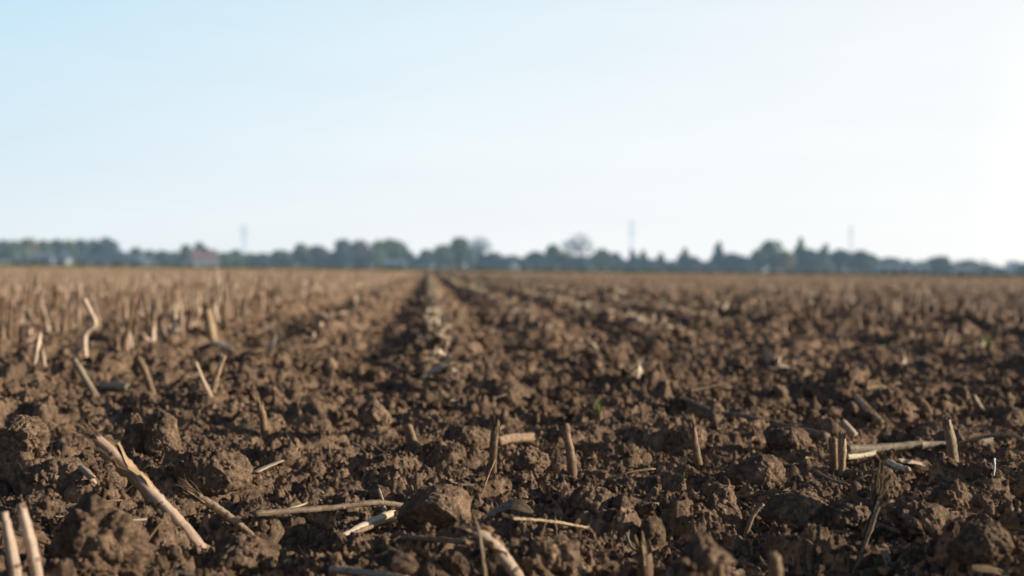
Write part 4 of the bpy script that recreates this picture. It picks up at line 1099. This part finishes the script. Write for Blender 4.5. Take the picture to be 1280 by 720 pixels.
# ------------------------------------------------------------------ lattice masts
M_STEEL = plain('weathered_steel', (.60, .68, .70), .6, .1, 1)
painted_airlight(M_STEEL, .5)
def mast(px, ytop, d, wbase, label, arms):
    x, y = gxy(px, d); H = hpx(px, ytop, d)
    root = link('lattice_mast', None, loc=(x, y, 0), label=label, cat='mast', group='lattice masts beyond the trees')
    def bar(mb, a, b, r): V, F, U = tube(np.array([a, b], float), np.array([r, r]), 5); mb.add(V, F, U)
    wt = wbase * .35
    def corner(sx, sy, t): w = (wbase + (wt - wbase) * t) / 2; return [sx * w, sy * w, H * t]
    for sx in (-1, 1):
        for sy in (-1, 1):
            mb = MB(); bar(mb, corner(sx, sy, 0), corner(sx, sy, 1), .07); link('leg', mb.mesh('leg', M_STEEL), root)
    mb = MB(); n = 10
    for k in range(n):
        t0, t1 = k / n, (k + 1) / n
        for (a, b) in (((-1, -1), (1, -1)), ((1, -1), (1, 1)), ((1, 1), (-1, 1)), ((-1, 1), (-1, -1))):
            bar(mb, corner(*a, t0), corner(*b, t1), .03); bar(mb, corner(*b, t0), corner(*a, t1), .03); bar(mb, corner(*a, t1), corner(*b, t1), .03)
    link('bracing', mb.mesh('bracing', M_STEEL), root)
    for (t, w) in arms:
        mb = MB()
        for s in (-1, 1):
            bar(mb, [0, -.4, H * t], [s * w, 0, H * t], .10); bar(mb, [0, .4, H * t], [s * w, 0, H * t], .10); bar(mb, [0, 0, H * t + .9], [s * w, 0, H * t], .08)
            bar(mb, [s * w, 0, H * t], [s * w, 0, H * t - .9], .12)
        link('cross_arm', mb.mesh('cross_arm', M_STEEL), root)
mast(305, 282, 560, 2.2, 'left lattice mast rising between low trees right of the red-roofed house', ((.96, 1.7), (.86, 1.5), (.76, 1.3)))
mast(789, 276, 640, 1.8, 'middle lattice mast, the tallest and slimmest, above small conical trees', ((.96, 1.4), (.84, 1.8), (.73, 1.5)))
mast(1063, 283, 700, 1.5, 'right lattice mast, faint against the brightest sky', ((.95, 1.3), (.82, 1.3)))

# ------------------------------------------------------------------ light, sky, camera
SUN_AZ, SUN_EL = R_(92), R_(17)
GLOW_AZ = R_(68)     # azimuth clockwise from the viewing direction
sd = Vector((math.sin(SUN_AZ) * math.cos(SUN_EL), math.cos(SUN_AZ) * math.cos(SUN_EL), math.sin(SUN_EL)))
sl = bpy.data.lights.new('sun', 'SUN'); sl.energy = 5.0; sl.angle = R_(0.55); sl.color = (1.0, 0.89, 0.72)
so = bpy.data.objects.new('sun', sl); COL.objects.link(so); so.rotation_euler = sd.to_track_quat('Z', 'Y').to_euler()
w = bpy.data.worlds.new('World'); SC.world = w; w.use_nodes = True; nt = w.node_tree
bg = nt.nodes['Background']
sky = nt.nodes.new('ShaderNodeTexSky'); sky.sky_type = 'NISHITA'; sky.sun_disc = False
sky.sun_elevation = SUN_EL; sky.sun_rotation = SUN_AZ; sky.air_density = 1.0; sky.dust_density = 1.0; sky.ozone_density = 3.0; sky.altitude = 50
tc = nt.nodes.new('ShaderNodeTexCoord').outputs['Generated']
sx = nd(nt, 'ShaderNodeSeparateXYZ'); nt.links.new(tc, sx.inputs[0])
# how near a direction is to the added glow's bearing (flat), from -1 to 1
hl = math_(nt, 'POWER', math_(nt, 'SUBTRACT', 1.0001, math_(nt, 'MULTIPLY', sx.outputs[2], sx.outputs[2])), 0.5)
dt = math_(nt, 'ADD', math_(nt, 'MULTIPLY', sx.outputs[0], math.sin(GLOW_AZ)), math_(nt, 'MULTIPLY', sx.outputs[1], math.cos(GLOW_AZ)))
sf = math_(nt, 'ADD', math_(nt, 'MULTIPLY', math_(nt, 'DIVIDE', dt, hl), 0.5), 0.5)
def sc3(c, k): return tuple(q * k for q in c)
K = 1 / 1.4
low = ramp(nt, sf, [(0.0, sc3((.10, .13, .18), K)), (0.32, sc3((.20, .26, .34), K)), (0.50, sc3((.84, .92, .965), K)), (0.66, sc3((.98, 1.01, 1.03), K)), (0.82, sc3((1.05, 1.06, 1.06), K)), (1.0, sc3((2.3, 2.0, 1.6), K))])  # glow end raised to add warm side light, opposite side dimmed against fill
high = ramp(nt, sf, [(0.0, sc3((.09, .14, .24), K)), (0.32, sc3((.18, .28, .44), K)), (0.50, sc3((.56, .83, 1.0), K)), (0.66, sc3((.78, .94, 1.02), K)), (0.82, sc3((.96, 1.0, 1.03), K)), (1.0, sc3((1.3, 1.25, 1.15), K))])
el = math_(nt, 'MULTIPLY', sx.outputs[2], 1 / 0.20)
e2 = nd(nt, 'ShaderNodeClamp'); nt.links.new(el, e2.inputs[0])
haze = mixc(nt, e2.outputs[0], low, high)
cn = nd(nt, 'ShaderNodeMapping'); cn.inputs['Scale'].default_value = (1.5, 1.5, 12); nt.links.new(tc, cn.inputs['Vector'])
haze = mixc(nt, 1.0, haze, ramp(nt, noise(nt, cn.outputs[0], 1.6, 4, .55), [(.35, (.975, .98, .985)), (.7, (1.03, 1.025, 1.015))]), 'MULTIPLY')
haze = mixc(nt, 1.0, haze, (1.4 / .06, 1.4 / .06, 1.4 / .06), 'MULTIPLY')
mr = nd(nt, 'ShaderNodeMapRange', interpolation_type='SMOOTHSTEP'); nt.links.new(sx.outputs[2], mr.inputs[0])
mr.inputs[1].default_value = 0.17; mr.inputs[2].default_value = 0.38; mr.inputs[3].default_value = 0.93; mr.inputs[4].default_value = 0.0
# thin bright haze low in the sky over the physical sky
nt.links.new(mixc(nt, mr.outputs[0], sky.outputs[0], haze), bg.inputs['Color'])
bg.inputs['Strength'].default_value = 0.06

cam = bpy.data.cameras.new('camera'); co = bpy.data.objects.new('camera', cam); COL.objects.link(co)
cam.sensor_width = 36; cam.lens = 36 * F0 / W0; cam.clip_start = 0.05; cam.clip_end = 12000
M = Matrix((RIGHT, UP, -fwd)).transposed().to_4x4(); M.translation = CAM
co.matrix_world = M
cam.dof.use_dof = True; cam.dof.focus_distance = 2.7; cam.dof.aperture_fstop = 3.1; cam.dof.aperture_blades = 0
SC.camera = co
SC.view_settings.view_transform = 'Standard'; SC.view_settings.look = 'None'; SC.view_settings.exposure = 0; SC.view_settings.gamma = 1
SC.cycles.use_denoising = True
SC.cycles.max_bounces = 4; SC.cycles.diffuse_bounces = 1; SC.cycles.glossy_bounces = 1
